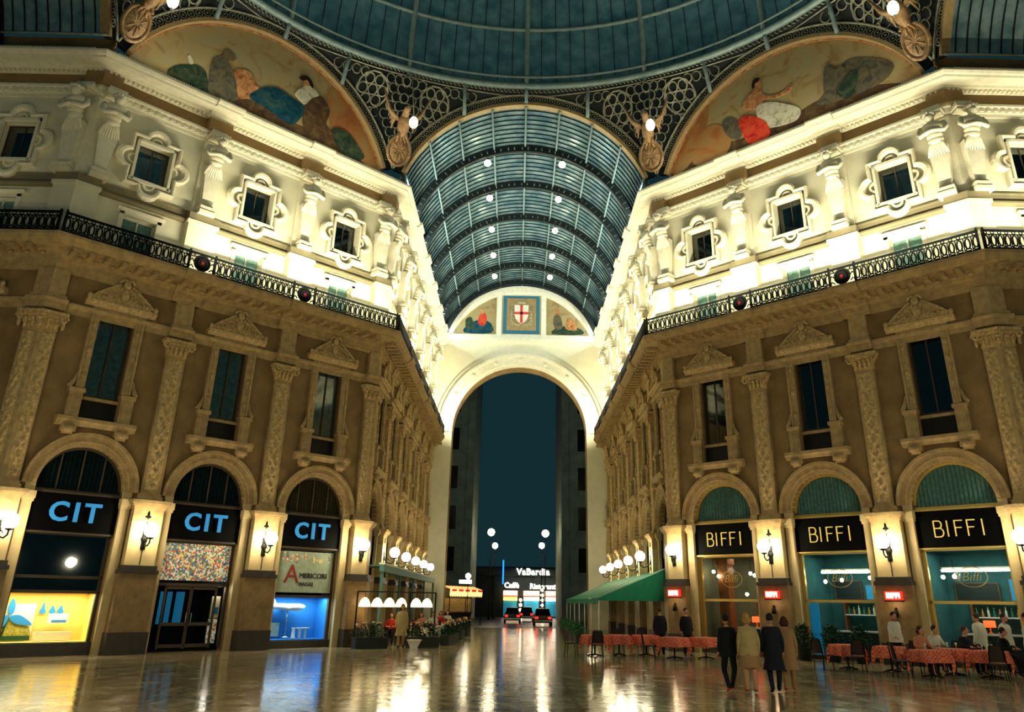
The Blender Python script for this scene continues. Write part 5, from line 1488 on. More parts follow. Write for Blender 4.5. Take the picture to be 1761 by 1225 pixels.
def chair():
    r = empty('cafe_chair')
    MB().box(-.21, .21, -.2, .2, .42, .46).build('seat', 'wicker', r)
    b = MB(); b.grid(10, 8, lambda i, j: ((2 * i - 1) * .21 * (1 - .1 * j), .2 + .07 * j + .04 * (2 * i - 1) ** 2 * -1, .5 + .42 * j), 0); b.build('backrest', 'wicker', r)
    MB().tube([(-.21, .2, .46), (-.2, .24, .75), (-.14, .27, .94), (.14, .27, .94), (.2, .24, .75), (.21, .2, .46)], .018, 5).build('back_frame', 'black_iron', r)
    for sx in (-1, 1):
        for sy in (-1, 1): MB().tube([(sx * .19, sy * .18, .43), (sx * .21, sy * .22, 0)], .016, 5).build('leg', 'black_iron', r)
    tag(r, '', 'chair'); return r
TB = [(3.05, -4.3, .3, 'furthest to the left before the hedge'), (4.05, -3.85, .1, 'second from the hedge end by the awning'), (5.15, -3.65, .25, 'third from the hedge end by the awning'), (5.95, -5.4, .7, 'left of the standing group'), (7.2, -5.1, .55, 'just behind the standing group'),
      (10.9, -9.5, .2, 'first of the front row, beside the potted shrubs'), (11.95, -10.4, .9, 'before the waiter by the pier'), (12.3, -12.3, .15, 'standing forward of the row with a tall drape'), (13.45, -11.35, .75, 'in front of the man in white'), (14.1, -12.25, .5, 'last of the front row with glasses on it')]
tm = [T(x, y, 0) @ Matrix.Rotation(a, 4, 'Z') for x, y, a, t in TB]
place(table(), tm, ['cafe table under a red cloth, ' + t for x, y, a, t in TB], group='cafe tables under red cloths')
tc_ = tag(cloth_mesh().build('tablecloth', 'red_cloth', None), '', 'tablecloth')
place(tc_, tm, ['red checked tablecloth on the table ' + t for x, y, a, t in TB], group='red checked tablecloths')
cm_, cl_ = [], []
seat = {3: [(-.95, .1)], 4: [(.95, .1)], 0: [(-.9, .3), (0, -.98)], 1: [(.1, .9)], 2: [(0, .9)]}
for i, (x, y, a, t) in enumerate(TB):
    offs = seat.get(i) or ([(-.95, -.4), (-.1, -1.02)] if i in (5,) else [(-.85, .1)] if i in (7,) else [] if i in (6,) else [(.55, -.72), (.1, .9)] if i == 99 else [] if i == 8 else [(-.35, -.98)])
    for q, (dx, dy) in enumerate(offs):
        cm_.append(T(x + dx, y + dy, 0) @ Matrix.Rotation(math.atan2(-dx, dy), 4, 'Z'))
        nm = ['near' if dy < 0 else 'far', 'left' if dx < 0 else 'right']
        cl_.append(f'wicker chair {nm[0]} {nm[1]} of the table {t}')
place(chair(), cm_, cl_, group='wicker chairs round the red tables')
def tumbler():
    r = empty('wine_glass')
    MB().lathe([(.035, 0), (.008, .01), (.008, .08), (.035, .11), (.04, .17), (.034, .17), (.03, .12), (.004, .1)], (0, 0, 0), 10).build('bowl', 'bottle_clear', r)
    tag(r, '', 'glass'); return r
gp = [(14.0, -12.15), (14.2, -12.3), (14.15, -12.05), (13.4, -11.25), (13.6, -11.4), (12.25, -12.2)]
place(tumbler(), [T(x, y, .756) for x, y in gp], ['wine glass near the chair side of the last front table', 'wine glass at the corner of the last front table', 'wine glass at the back of the last front table', 'wine glass before the man in white', 'wine glass before the man in dark clothes', 'wine glass on the table with the tall drape'], group='wine glasses')
b = MB(); b.lathe([(.038, 0), (.042, .02), (.042, .19), (.015, .25), (.015, .31)], (0, 0, 0), 10)
item('water_bottle', b, 'bottle_clear', T(14.05, -12.35, .756), 'clear bottle among the glasses on the last front table', 'bottle')
# white clothed tables of the terrace
wt = [(-4.6, 2.6), (-4.3, 5.4), (-4.2, 8.6), (-4.1, 12.2)]
t0 = dup([o for o in bpy.data.objects if o.name == 'cafe_table'][0], Matrix()); t0['group'] = 'terrace tables'
place(t0, [T(x, y, 0) for x, y in wt], [f'terrace table under a white cloth, {num[i]} from the crossing' for i in range(4)], group='terrace tables')
c0 = cloth_mesh().build('tablecloth', 'white_cloth', None); tag(c0, '', 'tablecloth')
place(c0, [T(x, y, 0) for x, y in wt], [f'white tablecloth on the terrace, {num[i]} from the crossing' for i in range(4)], group='white tablecloths of the terrace')
ch0 = [o for o in bpy.data.objects if o.name == 'cafe_chair'][0]
for i, (x, y) in enumerate(wt):
    for s, t in ((-1, 'near'), (1, 'far')):
        dup(ch0, T(x, y + s * (.85 if s < 0 else 1.1), 0) @ Matrix.Rotation(0 if s > 0 else PI, 4, 'Z'), f'dark chair on the {t} side of the {num[i]} terrace table', None, 'chairs of the terrace')

# ------------------------------------------------------------------ people
def person(mtx, label, pose='stand', top='dark_cloth', bottom='dark_cloth', shoes='shoe_black', hair='hair_dark', long_hair=False, coat=None, coat_len=.55, skirt=None, bare_legs=False, arms=None, lean=0.0, h=1.0, turn=0.0):
    r = empty('person', mtx @ Matrix.Scale(h, 4))
    J = {}
    if pose == 'stand':
        J = dict(pel=(0, 0, .93), spi=(0, .01, 1.12), che=(0, 0, 1.32), nec=(0, .01, 1.47), hip=(.09, 0, .88), kne=(.1, -.03, .48), ank=(.1, .02, .09), toe=(.12, -.14, .04), sho=(.175, 0, 1.4), elb=(.235, .04, 1.14), wri=(.24, -.04, .9), han=(.235, -.07, .82))
    elif pose == 'walk':
        J = dict(pel=(0, 0, .91), spi=(0, .0, 1.1), che=(0, -.02, 1.3), nec=(0, -.02, 1.45), hip=(.09, 0, .87), kne=(.1, -.03, .48), ank=(.1, .02, .09), toe=(.12, -.14, .04), sho=(.175, -.02, 1.38), elb=(.235, .04, 1.12), wri=(.24, -.06, .89), han=(.235, -.09, .81))
    else:
        J = dict(pel=(0, 0, .61), spi=(0, .0, .78), che=(0, -.02, .93), nec=(0, -.03, 1.08), hip=(.09, -.02, .58), kne=(.13, -.42, .56), ank=(.13, -.4, .09), toe=(.14, -.56, .04), sho=(.175, -.02, 1.01), elb=(.25, -.08, .8), wri=(.17, -.32, .79), han=(.14, -.39, .79))
    J = {k: Vector(v) for k, v in J.items()}
    def mir(v, s): return Vector((v.x * s, v.y, v.z))
    V = [J['pel'], J['spi'], J['che'], J['nec'], J['nec'] + Vector((0, -.02, .08))]; Rr = [.15, .14, .165, .065, .055]
    E = [(0, 1), (1, 2), (2, 3), (3, 4)]; mt = [2, 1, 1, 1, 0]
    for s in (-1, 1):
        b0 = len(V)
        ar = dict(elb=J['elb'], wri=J['wri'], han=J['han'])
        if arms and s in arms: ar.update({k: Vector(v) for k, v in arms[s].items()})
        leg = {k: J[k].copy() for k in ('kne', 'ank', 'toe')}
        if pose == 'walk':
            d = .16 * s; leg['kne'].y += -d * .6; leg['ank'].y += d * .9 if s > 0 else d * 1.2; leg['toe'].y = leg['ank'].y - .15
        sx = s if not (arms and s in arms) else 1
        V += [mir(J['sho'], s), mir(ar['elb'], sx), mir(ar['wri'], sx), mir(ar['han'], sx)]; Rr += [.08, .058, .042, .036]; mt += [1, 1, 1, 0]
        E += [(2, b0), (b0, b0 + 1), (b0 + 1, b0 + 2), (b0 + 2, b0 + 3)]
        b1 = len(V)
        V += [mir(J['hip'], s), mir(leg['kne'], s), mir(leg['ank'], s), mir(leg['toe'], s)]; Rr += [.11, .075, .055, .042]; mt += [2, 2, 2, 3]
        E += [(0, b1), (b1, b1 + 1), (b1 + 1, b1 + 2), (b1 + 2, b1 + 3)]
    me = bpy.data.meshes.new('skel'); me.from_pydata([tuple(v) for v in V], E, [])
    o = bpy.data.objects.new('skel', me); COL.objects.link(o)
    sk = o.modifiers.new('s', 'SKIN'); sk.use_smooth_shade = True
    for i, v in enumerate(me.skin_vertices[0].data): v.radius = (Rr[i], Rr[i] * (.8 if i < 3 else 1)); v.use_root = (i == 0)
    sb = o.modifiers.new('u', 'SUBSURF'); sb.levels = 1; sb.render_levels = 1
    bpy.context.view_layer.update()
    bm_ = bpy.data.meshes.new_from_object(o.evaluated_get(bpy.context.evaluated_depsgraph_get()))
    bpy.data.objects.remove(o)
    mb = MB()
    mb.v = [tuple(v.co) for v in bm_.vertices]; mb.f = [tuple(p.vertices) for p in bm_.polygons]; mb.sm = [True] * len(mb.f)
    for p in bm_.polygons:
        c = p.center; best = None
        for a, bb in E:
            A, B = V[a], V[bb]; d = B - A; t = max(0, min(1, (c - A).dot(d) / max(1e-9, d.length_squared))); dist = (c - A - d * t).length
            if best is None or dist < best[0]: best = (dist, a, bb, t)
        _, a, bb, t = best
        m_ = mt[bb]
        if bb >= 5 and (bb - 5) % 8 == 3: m_ = 0                     # hand
        if bb >= 5 and (bb - 5) % 8 == 7: m_ = 3                     # shoe
        if bare_legs and bb >= 5 and (bb - 5) % 8 in (5, 6): m_ = 0
        if bb == 1 and t < .35: m_ = 2
        mb.mi.append(m_)
    # head with face, ears and nose
    hc = V[4] + Vector((0, -.03, .1)); hr = Matrix.Rotation(turn, 3, 'Z')
    def HP(x, y, z): return hc + hr @ Vector((x, y, z))
    mb.ell(hc, (.078, .098, .118), 14, 10, 0, hr); mb.ell(HP(0, -.03, -.06), (.055, .07, .06), 10, 6, 0)
    mb.tube([HP(0, -.092, .03), HP(0, -.122, -.02), HP(0, -.095, -.032)], [.01, .018, .01], 6, mi=0)
    for s in (-1, 1):
        mb.ell(HP(s * .08, .0, -.005), (.012, .022, .032), 6, 5, 0)
        mb.ell(HP(s * .032, -.09, .022), (.014, .01, .008), 6, 4, 4); mb.ell(HP(s * .032, -.088, .042), (.02, .01, .005), 6, 4, 5)
    mb.ell(HP(0, -.094, -.058), (.026, .012, .007), 8, 4, 6)
    # fingers and thumb
    for s in (0, 1):
        w_, hn = V[5 + 8 * s + 2], V[5 + 8 * s + 3]; d = (hn - w_).normalized(); side = d.cross(Vector((0, 1, 0)) if abs(d.y) < .8 else Vector((0, 0, 1))).normalized(); pn_ = d.cross(side).normalized()
        for q in range(4):
            p0 = hn + side * (.027 - .018 * q); ln = (.07, .08, .075, .058)[q]
            mb.tube([p0, p0 + d * ln * .55 + pn_ * .006, p0 + d * ln * .9 + pn_ * .024], [.0095, .009, .007], 5, mi=0)
        p0 = hn - d * .03 + side * .03; mb.tube([p0, p0 + side * .024 + d * .025, p0 + side * .026 + d * .055], [.011, .01, .008], 5, mi=0)
    mb.build('body', ['skin', top, bottom, shoes, 'white_china', hair, 'ink_red'], r)
    b = MB()
    b.ell(HP(0, .018, .03), (.09, .1, .108), 14, 9, 0, hr)
    if long_hair:
        for q in range(9):
            a = PI * q / 8; b.tube([HP(.07 * math.cos(a), .02 + .055 * math.sin(a), .03), HP(.095 * math.cos(a), .03 + .08 * math.sin(a), -.04), HP(.07 * math.cos(a), .03 + .07 * math.sin(a), -.12)], [.03, .035, .015], 6)
    b.build('hair', hair, r)
    def loft(rings, nm, m_):
        b = MB(); n = 18; vs = []
        for x, y, z, rx, ry in rings:
            for k in range(n):
                a = 2 * PI * k / n; rp = 1 + .03 * math.sin(5 * a + z * 7)
                vs.append((x + rx * rp * math.cos(a), y + ry * rp * math.sin(a), z))
        b.add(vs, [(i * n + k, i * n + (k + 1) % n, (i + 1) * n + (k + 1) % n, (i + 1) * n + k) for i in range(len(rings) - 1) for k in range(n)], 0, True)
        b.build(nm, m_, r, False)
    pel, che, nec = J['pel'], J['che'], J['nec']
    if coat:
        zl = coat_len if pose != 'sit' else pel.z - .1
        rg = [(0, 0, zl, .27 if coat_len < .8 else .24, .19)] + ([(0, 0, (zl + pel.z) / 2, .22, .16)] if coat_len < .8 and pose != 'sit' else [])
        rg += [(0, pel.y, pel.z + .04, .225, .18), (0, J['spi'].y, J['spi'].z, .205, .165), (0, che.y, che.z, .235, .17), (0, che.y, che.z + .09, .215, .135), (0, nec.y, nec.z - .02, .085, .08)]
        loft(rg, 'coat', coat)
    if skirt:
        loft([(0, 0, .56, .25, .2), (0, 0, .75, .24, .2), (0, 0, .93, .215, .18), (0, 0, 1.03, .15, .125)], 'skirt', skirt)
    tag(r, label, 'person'); return r
def facing(x, y, deg): return T(x, y, 0) @ Matrix.Rotation(math.radians(deg), 4, 'Z')    # 0 faces the camera, 180 away
person(facing(5.1, -17.05, 188), 'man in a dark suit seen from behind at the left of the standing group', 'walk', 'dark_cloth', 'dark_cloth', 'shoe_red', 'hair_dark', coat='dark_cloth', coat_len=.78, h=.97)
person(facing(5.5, -17.4, 176), 'blond woman in a beige jacket and skirt seen from behind', 'stand', 'beige_cloth', 'skin', 'shoe_red', 'hair_blond', True, coat='beige_cloth', coat_len=.82, skirt='tan_cloth', bare_legs=True, h=.98)
person(facing(6.12, -17.25, 172), 'dark haired man in a navy coat beside the blond woman', 'walk', 'navy_cloth', 'navy_cloth', 'shoe_black', 'hair_dark', coat='navy_cloth', coat_len=.5, h=.99)
person(facing(6.6, -16.8, 165), 'woman in a tan coat at the right end of the standing group', 'walk', 'tan_cloth', 'tan_cloth', 'shoe_red', 'hair_brown', True, coat='tan_cloth', coat_len=.5, h=.95)
person(facing(12.6, -9.5, 20), 'waiter in a white jacket leaning beside the pier with the red sign', 'stand', 'white_cloth', 'dark_cloth', 'shoe_black', 'hair_dark', coat='white_cloth', coat_len=.84, arms={-1: dict(elb=(-.28, -.08, 1.14), wri=(-.3, -.3, 1.0), han=(-.3, -.37, .98))})
person(facing(15.2, -9.95, 200), 'waiter in a white jacket with his back turned behind the diners', 'stand', 'white_cloth', 'dark_cloth', 'shoe_black', 'hair_brown', coat='white_cloth', coat_len=.84)
person(facing(15.75, -10.5, 30), 'waiter in pale grey standing furthest back by the bottle shelf window', 'stand', 'white_cloth', 'dark_cloth', 'shoe_black', 'hair_dark', coat='white_cloth', coat_len=.84)
person(facing(14.95, -13.1, 215), 'waiter in a white jacket and black trousers at the end of the front tables', 'stand', 'white_cloth', 'dark_cloth', 'shoe_black', 'hair_dark', coat='white_cloth', coat_len=.84, h=1.02)
DN = [(12.55, -11.3, 10, 'seated woman in a pink blouse behind the table with the tall drape', 'pink_cloth', 'hair_brown', True), (13.6, -10.1, 10, 'seated man in a white shirt turning his head at the front tables', 'white_cloth', 'hair_dark', False), (14.25, -10.7, 25, 'seated dark dressed diner next to the man in white', 'dark_cloth', 'hair_brown', False), (14.95, -11.6, 40, 'seated man in a dark jacket at the last front table', 'dark_cloth', 'hair_dark', False)]
for x, y, a, lb, c_, hh, lg in DN:
    person(facing(x, y, a), lb, 'sit', c_, 'dark_cloth', 'shoe_black', hh, lg, coat=c_ if c_ == 'dark_cloth' else None, turn=.4)
    dup(ch0, facing(x, y + .02, a) @ T(0, .07, 0), 'dark wicker chair under the ' + lb.split(' at ')[0].split(' behind')[0].split(' next')[0], None, 'wicker chairs round the red tables')
person(facing(6.75, -3.9, 15), 'dark clothed man standing between the two tables by the awning', 'stand', 'dark_cloth', 'dark_cloth', 'shoe_black', 'hair_dark', coat='dark_cloth', coat_len=.8)
person(facing(5.75, -3.6, 170), 'dark clothed figure with back turned under the corner of the awning', 'stand', 'navy_cloth', 'dark_cloth', 'shoe_black', 'hair_brown', coat='navy_cloth', coat_len=.8)
person(facing(-4.95, -.9, 10), 'person in a beige coat standing before the terrace flower boxes', 'walk', 'beige_cloth', 'tan_cloth', 'shoe_black', 'hair_brown', True, coat='beige_cloth', coat_len=.5)
for i, (x, y, c_, lb) in enumerate(((-4.6, 3.62, 'pink_cloth', 'seated terrace guest in pink at the first white table'), (-4.3, 6.42, 'white_cloth', 'seated terrace guest in white at the second white table'), (-4.2, 9.62, 'red_coat', 'seated terrace guest in red at the third white table'), (-4.1, 13.22, 'white_cloth', 'seated terrace guest in white at the fourth white table'), (-5.75, 1.6, 'red_coat', 'seated terrace guest in red close to the wall'), (-5.1, 1.2, 'dark_cloth', 'seated dark dressed terrace guest behind the flower boxes'))):
    if i > 3: dup(ch0, facing(x, y + .09, 0), 'dark chair under the ' + lb.split('terrace ')[1], None, 'chairs of the terrace')
    person(facing(x, y, 0), lb, 'sit', c_, 'dark_cloth', 'shoe_black', 'hair_brown', i % 2 == 0)

# ------------------------------------------------------------------ beyond the far arch
def building(mtx, w_, d_, h_, m, label, bay=4.0):
    r = empty('building', mtx)
    MB().box(0, w_, 0, d_, 0, h_).build('wall', m, r)
    MB().sweep([(0, h_ - 1.2), (.3, h_ - 1.2), (.5, h_ - .8), (.9, h_ - .6), (.9, h_ - .3), (0, h_)], 0, w_).build('cornice', m, r)
    n = max(1, int(w_ / bay))
    for i in range(n + 1):
        x = .5 + (w_ - 1) * i / n; b = MB(); b.box(x - .35, x + .35, -.25, 0, 0, h_ - 1.2); b.box(x - .5, x + .5, -.35, 0, 0, 1.2); b.box(x - .5, x + .5, -.4, 0, h_ - 2, h_ - 1.2); b.build('pilaster', m, r)
    for i in range(n):
        x = .5 + (w_ - 1) * (i + .5) / n
        for z in [q for q in (5, 9.5, 14, 18.5, 23) if q < h_ - 4]:
            b = MB(); b.box(x - .85, x + .85, -.12, 0, z - .2, z + 2.9); wn = b.build('window', m, r)
            b = MB(); b.box(x - .6, x + .6, -.14, -.12, z, z + 2.6); b.build('pane', 'pane_dark', wn)
    tag(r, label, 'building')
building(frame(-30, 56, 1, 0), 24.85, 14, 34, 'street_stone', 'dark stone building seen through the arch on the terrace side')
building(frame(5.1, 56, 1, 0), 25, 14, 30, 'street_stone', 'grey pilastered building seen through the arch on the awning side')
building(frame(-14, 78, 1, 0), 34, 10, 6.4, 'far_stone', 'low dark building carrying the neon signs across the street', 5.5)
FE = frame(0, 76.9, 1, 0)
r = empty('neon_sign', FE); b = MB(); b.mesh_in(text_mesh('VaBardia', 1.15, .06, .03, 'CENTER', 1.1), text_at(2.35, 0, 5.7)); b.build('lettering', 'neon_white', r); b = MB(); b.box(-.3, 5.0, .05, .12, 5.02, 5.08)
for x in (.2, 2.4, 4.6): b.box(x - .04, x + .04, .05, .12, 4.9, 5.5)
b.build('frame', 'black_iron', r); tag(r, 'white neon roof sign reading VaBardia across the street', 'neon sign')
r = empty('neon_sign', FE); b = MB(); b.mesh_in(text_mesh('Caffè', .95, .05, .025), text_at(-.55, 0, 3.95)); b.build('lettering', 'neon_white', r); b = MB(); b.box(-1.8, .7, .04, .1, 3.44, 3.5); b.build('frame', 'black_iron', r); tag(r, 'white neon sign reading Caffè across the street', 'neon sign')
r = empty('neon_sign', FE); b = MB(); b.mesh_in(text_mesh('Ristorante', .95, .05, .025), text_at(3.9, 0, 3.85)); b.build('lettering', 'neon_white', r); b = MB(); b.box(1.4, 6.4, .04, .1, 3.34, 3.4); b.build('frame', 'black_iron', r); tag(r, 'white neon sign reading Ristorante across the street', 'neon sign')
b = MB(); b.box(-1.85, -1.65, -.1, .0, 4.1, 7.2); item('neon_tube', b, 'neon_blue', FE, 'upright blue neon tube beside the neon signs', 'neon tube')
tt = ['under the Caffè sign', 'in the middle bay', 'nearest the awning']
for q, (x0, x1) in enumerate(((-1.7, .3), (1.05, 3.25), (3.85, 6.1))):
    r = empty('far_shop', FE)
    MB().box(x0, x1, -.3, 0, 2.72, 3.3).build('lit_fascia', 'neon_peach', r)
    MB().box(x0, x1, -.32, 0, 2.58, 2.72).build('red_band', 'neon_red', r)
    MB().box(x0, x1, -.28, 0, 2.05, 2.5).build('lit_transom', 'neon_white' if q else 'sign_yellow', r)
    MB().box(x0, x1, -.1, 0, .1, 2.0).build('window', 'shop_blue', r)
    for x in (x0, x1): MB().box(x - .06, x + .06, -.3, .03, 0, 3.3).build('jamb', 'black_iron', r)
    tag(r, f'peach and blue lit shop front across the street {tt[q]}', 'shop front', 'glowing shop fronts across the street')
def post_globes(x, n, lb):
    r = empty('globe_post', FE @ T(x, -1.0, 0))
    MB().tube([(0, 0, 0), (0, 0, .7 + .62 * n)], .06, 6).build('pole', 'black_iron', r)
    for i in range(n): MB().ell((0, -.12, .9 + .62 * i), .2, 10, 7).build('globe', 'globe_far', r)
    tag(r, lb, 'street lamp')
post_globes(.68, 3, 'street post with three globes before the Caffè sign'); post_globes(3.55, 5, 'street post with five globes before the Ristorante sign')
for k, (x, y, z, lb) in enumerate(((-3.05, 60, 9.55, 'high street lamp in front of the terrace side building'), (3.4, 60, 9.5, 'high street lamp in front of the awning side building'), (-2.7, 66, 8.4, 'lower and farther street lamp on the terrace side'), (3.15, 66, 8.5, 'lower and farther street lamp on the awning side'))):
    r = empty('street_lamp', T(x, y, -.02))
    MB().lathe([(.16, 0), (.14, .4), (.07, .6), (.05, z - 1.0)], (0, 0, 0), 10).build('pole', 'black_iron', r)
    MB().tube([(0, 0, z - 1.0), (0, 0, z - .3)], .04, 6).build('neck', 'black_iron', r)
    MB().ell((0, 0, z), .42 if k < 2 else .36, 14, 9).build('globe', 'globe_far', r)
    tag(r, lb, 'street lamp', 'street lamps beyond the arch')
def car(mtx, m, label):
    r = empty('car', mtx)
    sec = [(-2.0, .35, .62), (-1.9, .3, .85), (-1.1, .25, .95), (-.6, .25, 1.0), (.9, .25, 1.0), (1.7, .28, .9), (2.0, .32, .7)]
    b = MB(); n = len(sec); vs = []
    for y, z0, z1 in sec: vs += [(-.72, y, z0), (-.8, y, (z0 + z1) / 2), (-.7, y, z1), (.7, y, z1), (.8, y, (z0 + z1) / 2), (.72, y, z0)]
    b.add(vs, [(6 * i + k, 6 * i + (k + 1) % 6, 6 * i + 6 + (k + 1) % 6, 6 * i + 6 + k) for i in range(n - 1) for k in range(6)] + [tuple(range(5, -1, -1)), tuple(6 * (n - 1) + k for k in range(6))], 0, False); b.build('body', m, r)
    b = MB(); vs = []
    for y, hw, z in ((-1.3, .64, .94), (-.75, .56, 1.4), (.45, .56, 1.42), (1.1, .64, .98)): vs += [(-hw, y, z), (hw, y, z)]
    vs += [(-.66, -1.3, .9), (.66, -1.3, .9), (-.66, 1.1, .9), (.66, 1.1, .9)]
    b.add(vs, [(0, 1, 3, 2), (2, 3, 5, 4), (4, 5, 7, 6), (0, 2, 4, 6, 10, 8), (1, 9, 11, 7, 5, 3)]); b.build('cabin', 'pane_dark', r)
    for x in (-.72, .72):
        for y in (-1.25, 1.25):
            b = MB(); b.tube([(x - .09, y, .3), (x + .09, y, .3)], .3, 14); b.build('wheel', 'tyre', r)
    for x in (-.56, .56): MB().box(x - .13, x + .13, -2.03, -1.97, .6, .76).build('tail_light', 'tail_light', r)
    MB().box(-.75, .75, -2.08, -1.95, .38, .5).build('bumper', 'chrome', r)
    tag(r, label, 'car')
car(T(-.3, 45, -.02), 'car_dark', 'dark parked car with red tail lights left of the street middle')
car(T(2.35, 37, -.02), 'car_red', 'dark red parked car nearest the arch by the hedge boxes')
car(T(1.2, 56, -.02), 'car_dark', 'dark car farthest away before the neon signs')
# striped awning and kiosk past the end of the terrace
ka, kb = Vector((-5.3, 29.8, 0)), Vector((-2.9, 34.5, 0)); kd = (kb - ka); kl = kd.length; kd.normalize()
r = empty('striped_awning', frame(ka.x, ka.y, kd.x, kd.y)); b = MB()
n = 20
for i in range(n):
    x0, x1 = kl * i / n, kl * (i + 1) / n
    b.add([(x0, 0, 2.35), (x1, 0, 2.35), (x1, -.02, 2.62), (x0, -.02, 2.62)], [(0, 1, 2, 3)], 1); b.add([(x0, -.02, 2.62), (x1, -.02, 2.62), (x1, -.03, 2.78), (x0, -.03, 2.78)], [(0, 1, 2, 3)], 0 if i % 4 else 1)
    b.add([(x0, -.03, 2.78), (x1, -.03, 2.78), (x1, .9, 3.05), (x0, .9, 3.05)], [(0, 1, 2, 3)], i % 2)
    b.prism_y([(x0, 2.35), (x1, 2.35), ((x0 + x1) / 2, 2.2)], -.01, .0, 1)
b.build('canvas', ['awning_lit_red', 'awning_lit_pale'], r)
for x in (.1, kl / 2, kl - .1): MB().tube([(x, .05, 0), (x, .05, 2.75)], .04, 6).build('post', 'black_iron', r)
tag(r, 'red and pale striped lit awning past the end of the terrace', 'awning')
r = empty('kiosk', frame(ka.x, ka.y, kd.x, kd.y) @ T(0, 1.0, 0))
MB().box(0, kl, 0, 1.2, 0, 3.0).build('body', 'counter_dark', r); MB().box(.2, kl - .2, -.06, 0, 1.1, 2.1).build('window', 'curtain_cream', r)
MB().box(0, kl, -.15, 0, 1.0, 1.1).build('counter', 'wood_brown', r)
tag(r, 'small dark kiosk under the striped awning', 'kiosk')
b = MB(); b.box(-.5, .5, -.06, .06, -.14, .14); item('lit_sign', b, 'neon_white', T(-4.1, 30, 3.35) , 'small white lit sign board above the striped awning', 'sign')
r = empty('round_sign', T(-3.9, 30, 3.78)); MB().ell((0, 0, 0), .22, 14, 9).build('globe', 'globe_far', r); MB().tube([(0, .12, -3.75), (0, .12, -.3), (0, 0, -.2)], .03, 6).build('pole', 'black_iron', r); tag(r, 'single round lamp on a pole above the striped awning', 'street lamp')

# lamps inside the shops
def point(name, loc, power, col, rad=.08):
    l = bpy.data.lights.new(name, 'POINT'); l.energy = power; l.color = col; l.shadow_soft_size = rad
    o = bpy.data.objects.new(name, l); COL.objects.link(o); o.matrix_basis = loc; return o
def case_light(mtx, x, y, z, sx, sy, p, col):
    l = bpy.data.lights.new('display_light', 'AREA'); l.shape = 'RECTANGLE'; l.size = sx; l.size_y = sy; l.energy = p; l.color = col
    o = bpy.data.objects.new('display_light', l); COL.objects.link(o); o.matrix_basis = mtx @ T(x, y, z)
case_light(dsp, 0, .62, 1.96, 2.7, .3, 80, (1, .93, .66)); case_light(dm, 0, .7, 1.94, 2.7, .3, 70, (.8, .95, 1))
case_light(m0, 0, 1.8, 3.85, 2.5, .8, 26, (1, .9, .6)); case_light(m1, 0, 1.8, 3.85, 2.8, .8, 26, (.8, 1, .92)); case_light(m2, 0, 1.8, 3.85, 2.8, .8, 30, (.8, 1, .92))
point('entrance_light', em @ T(1.15, .35, 2.2), 8, (1, .95, .8)); point('lunette_light', m2 @ T(0, 1.2, 5.6), 0.1, (1, 1, 1))

# ------------------------------------------------------------------ light, world, camera
def area(name, mtx, sx, sy, power, col, aim, spread=180):
    """strip lamp: aim is the local direction it shines along"""
    l = bpy.data.lights.new(name, 'AREA'); l.shape = 'RECTANGLE'; l.size = sx; l.size_y = sy; l.energy = power; l.color = col; l.spread = math.radians(spread)
    o = bpy.data.objects.new(name, l); COL.objects.link(o)
    d = Vector(aim).normalized(); x = Vector((1, 0, 0)); z = -d
    x = (x - x.dot(z) * z).normalized(); y = z.cross(x)
    rot = Matrix((x, y, z)).transposed().to_4x4()
    o.matrix_basis = mtx @ rot
    return o
WARM = (1, .94, .66)
def deck_strip(wn, x0, x1, power):
    area('balcony_floodlight', F[wn] @ T((x0 + x1) / 2, -.86, ZDECK + .1), x1 - x0, .12, power * (x1 - x0), WARM, (0, .42, 1))
def outer_strip(wn, x0, x1, power):
    # unseen strips added in mid-air beyond the rail, matching the upward shadows
    area('outer_light_strip', F[wn] @ T((x0 + x1) / 2, -2.15, ZDECK + .16), x1 - x0, .1, power * (x1 - x0), WARM, (0, .5, 1), 118)
outer_strip('wall_right', -.2, 15.0, 56); outer_strip('wall_left', 4.8, 14.8, 54); outer_strip('wall_right_transept', .2, 6.6, 50); outer_strip('wall_left_transept', 1, 4, 3)
outer_strip('wall_left_passage', .6, DE - 2, 50); outer_strip('wall_right_passage', 2, DE - .6, 50)
deck_strip('wall_right', -.3, 15.0, 10)
deck_strip('wall_left', 4.6, 15.0, 10)
deck_strip('wall_left', 3.4, 4.6, 3)
deck_strip('wall_left_passage', .4, DE - 1.2, 14)
deck_strip('wall_right_passage', 1.2, DE - .4, 14)
deck_strip('wall_left_transept', .5, 4.4, 1)
deck_strip('wall_right_transept', .2, 6.6, 9)
# unseen strips added on top of the cornices to brighten the glass roofs
def roof_strip(wn, x0, x1, power, col=(.86, 1, .98)):
    area('roof_fill', F[wn] @ T((x0 + x1) / 2, -.5, 23.0), x1 - x0, .1, power * (x1 - x0), col, (0, -.75, 1))
roof_strip('wall_left_passage', .6, DE - .6, 80)
roof_strip('wall_right_passage', .6, DE - .6, 80)
roof_strip('wall_left', 1, L - 1, 30, (1, .93, .72))
roof_strip('wall_right', 1, L - 1, 30, (1, .93, .72))
for x in (-6.2, 6.2):
    area('end_floodlight', T(x * .8, DE - 2.2, 15.4), .6, .2, 360, WARM, (-x * .05, 1, 1.1))

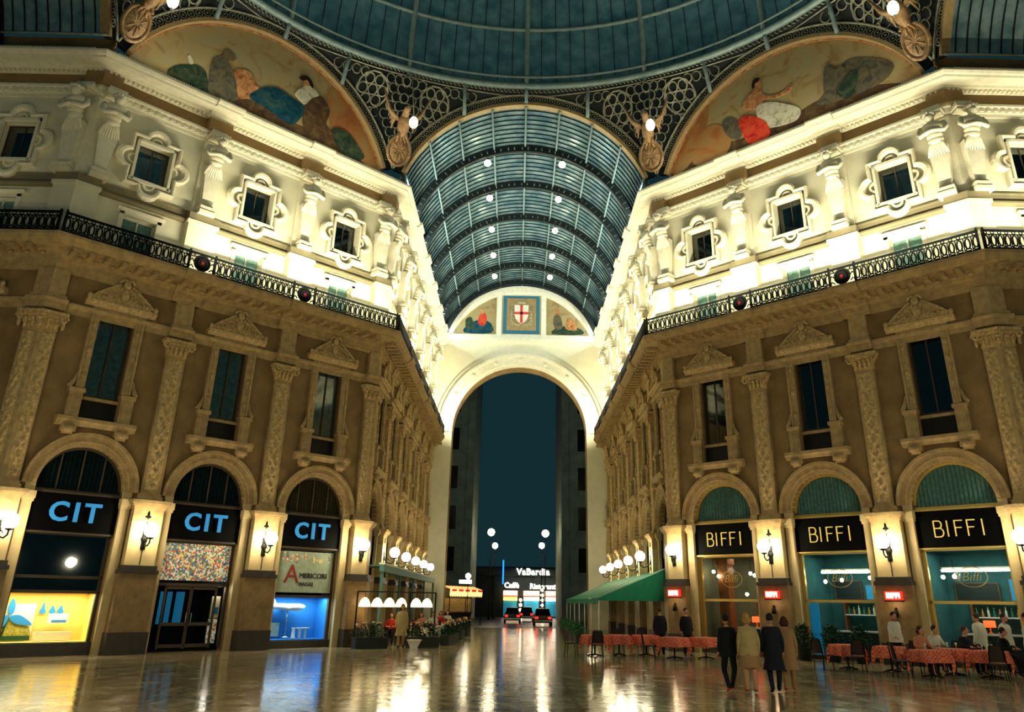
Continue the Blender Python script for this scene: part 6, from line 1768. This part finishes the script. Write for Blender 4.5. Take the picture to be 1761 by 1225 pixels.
# the same globe lamps on the half of the crossing behind the camera
for x, y in [(-W - SD + 3.4 + .9, -AP * 2 + SD - 3.4 + .0), (W + SD - 3.4 - .9, -AP * 2 + SD - 3.4), (-W - 3.4 - .2, -AP * 2 + 3.4 + .9), (W + 3.4 + .2, -AP * 2 + 3.4 + .9), (-W, -AP * 2 + 1.1), (W, -AP * 2 + 1.1), (-W - SD + 1, -AP * 2 + SD - .4), (W + SD - 1, -AP * 2 + SD - .4)]:
    point('globe_lamp_opposite', T(x, y, 4.15), 470, (1, .88, .6), .25)
for k in (2.35, 2.32, 2.5): pass
for mm in (T(0, 0, 0),):
    for x, zz in ((4.94, 2.0), (9.76, 2.0), (.2, 2.05)): point('sign_spot', RF @ T(x, -.85, zz), 5, (1, .7, .35), .05)
# unseen strips added on that half to brighten the dome
for s in (-1, 1):
    area('dome_fill', frame(s * 12.45, -2 * AP + 5.2, Q, s * -Q) @ T(0, 0, 23.4), 12, .2, 1500, (.86, 1, .98), (0, .35 if s > 0 else .35, 1), 130)
w = bpy.data.worlds.new('night'); SC.world = w; w.use_nodes = True
bg = w.node_tree.nodes['Background']; bg.inputs['Color'].default_value = (*lin((40, 84, 92)), 1); bg.inputs['Strength'].default_value = .28

cam = bpy.data.cameras.new('camera'); co = bpy.data.objects.new('camera', cam); COL.objects.link(co); SC.camera = co
cx_, cy_, cz_, yaw, pitch, roll, f_, px_, py_ = -0.10602, -38.03046, 1.91622, 0.01264, 0.3862, 0.01474, 1354.43, 31.17, -127.79
fw = Vector((math.sin(yaw) * math.cos(pitch), math.cos(yaw) * math.cos(pitch), math.sin(pitch)))
rt = Vector((math.cos(yaw), -math.sin(yaw), 0)); up = rt.cross(fw)
r2 = math.cos(roll) * rt + math.sin(roll) * up; u2 = -math.sin(roll) * rt + math.cos(roll) * up
co.matrix_basis = Matrix(((r2.x, u2.x, -fw.x, cx_), (r2.y, u2.y, -fw.y, cy_), (r2.z, u2.z, -fw.z, cz_), (0, 0, 0, 1)))
cam.sensor_width = 36; cam.sensor_fit = 'HORIZONTAL'; cam.lens = f_ / 1761 * 36
cam.shift_x = -px_ / 1761; cam.shift_y = py_ / 1761
cam.clip_end = 400
SC.view_settings.view_transform = 'Standard'; SC.view_settings.look = 'None'; SC.view_settings.gamma = 1; SC.view_settings.use_curve_mapping = False
SC.view_settings.exposure = 0.0
SC.cycles.use_denoising = True
SC.cycles.max_bounces = 8; SC.cycles.diffuse_bounces = 3; SC.cycles.glossy_bounces = 4; SC.cycles.transmission_bounces = 6; SC.cycles.transparent_max_bounces = 12
SC.cycles.sample_clamp_indirect = 4.0
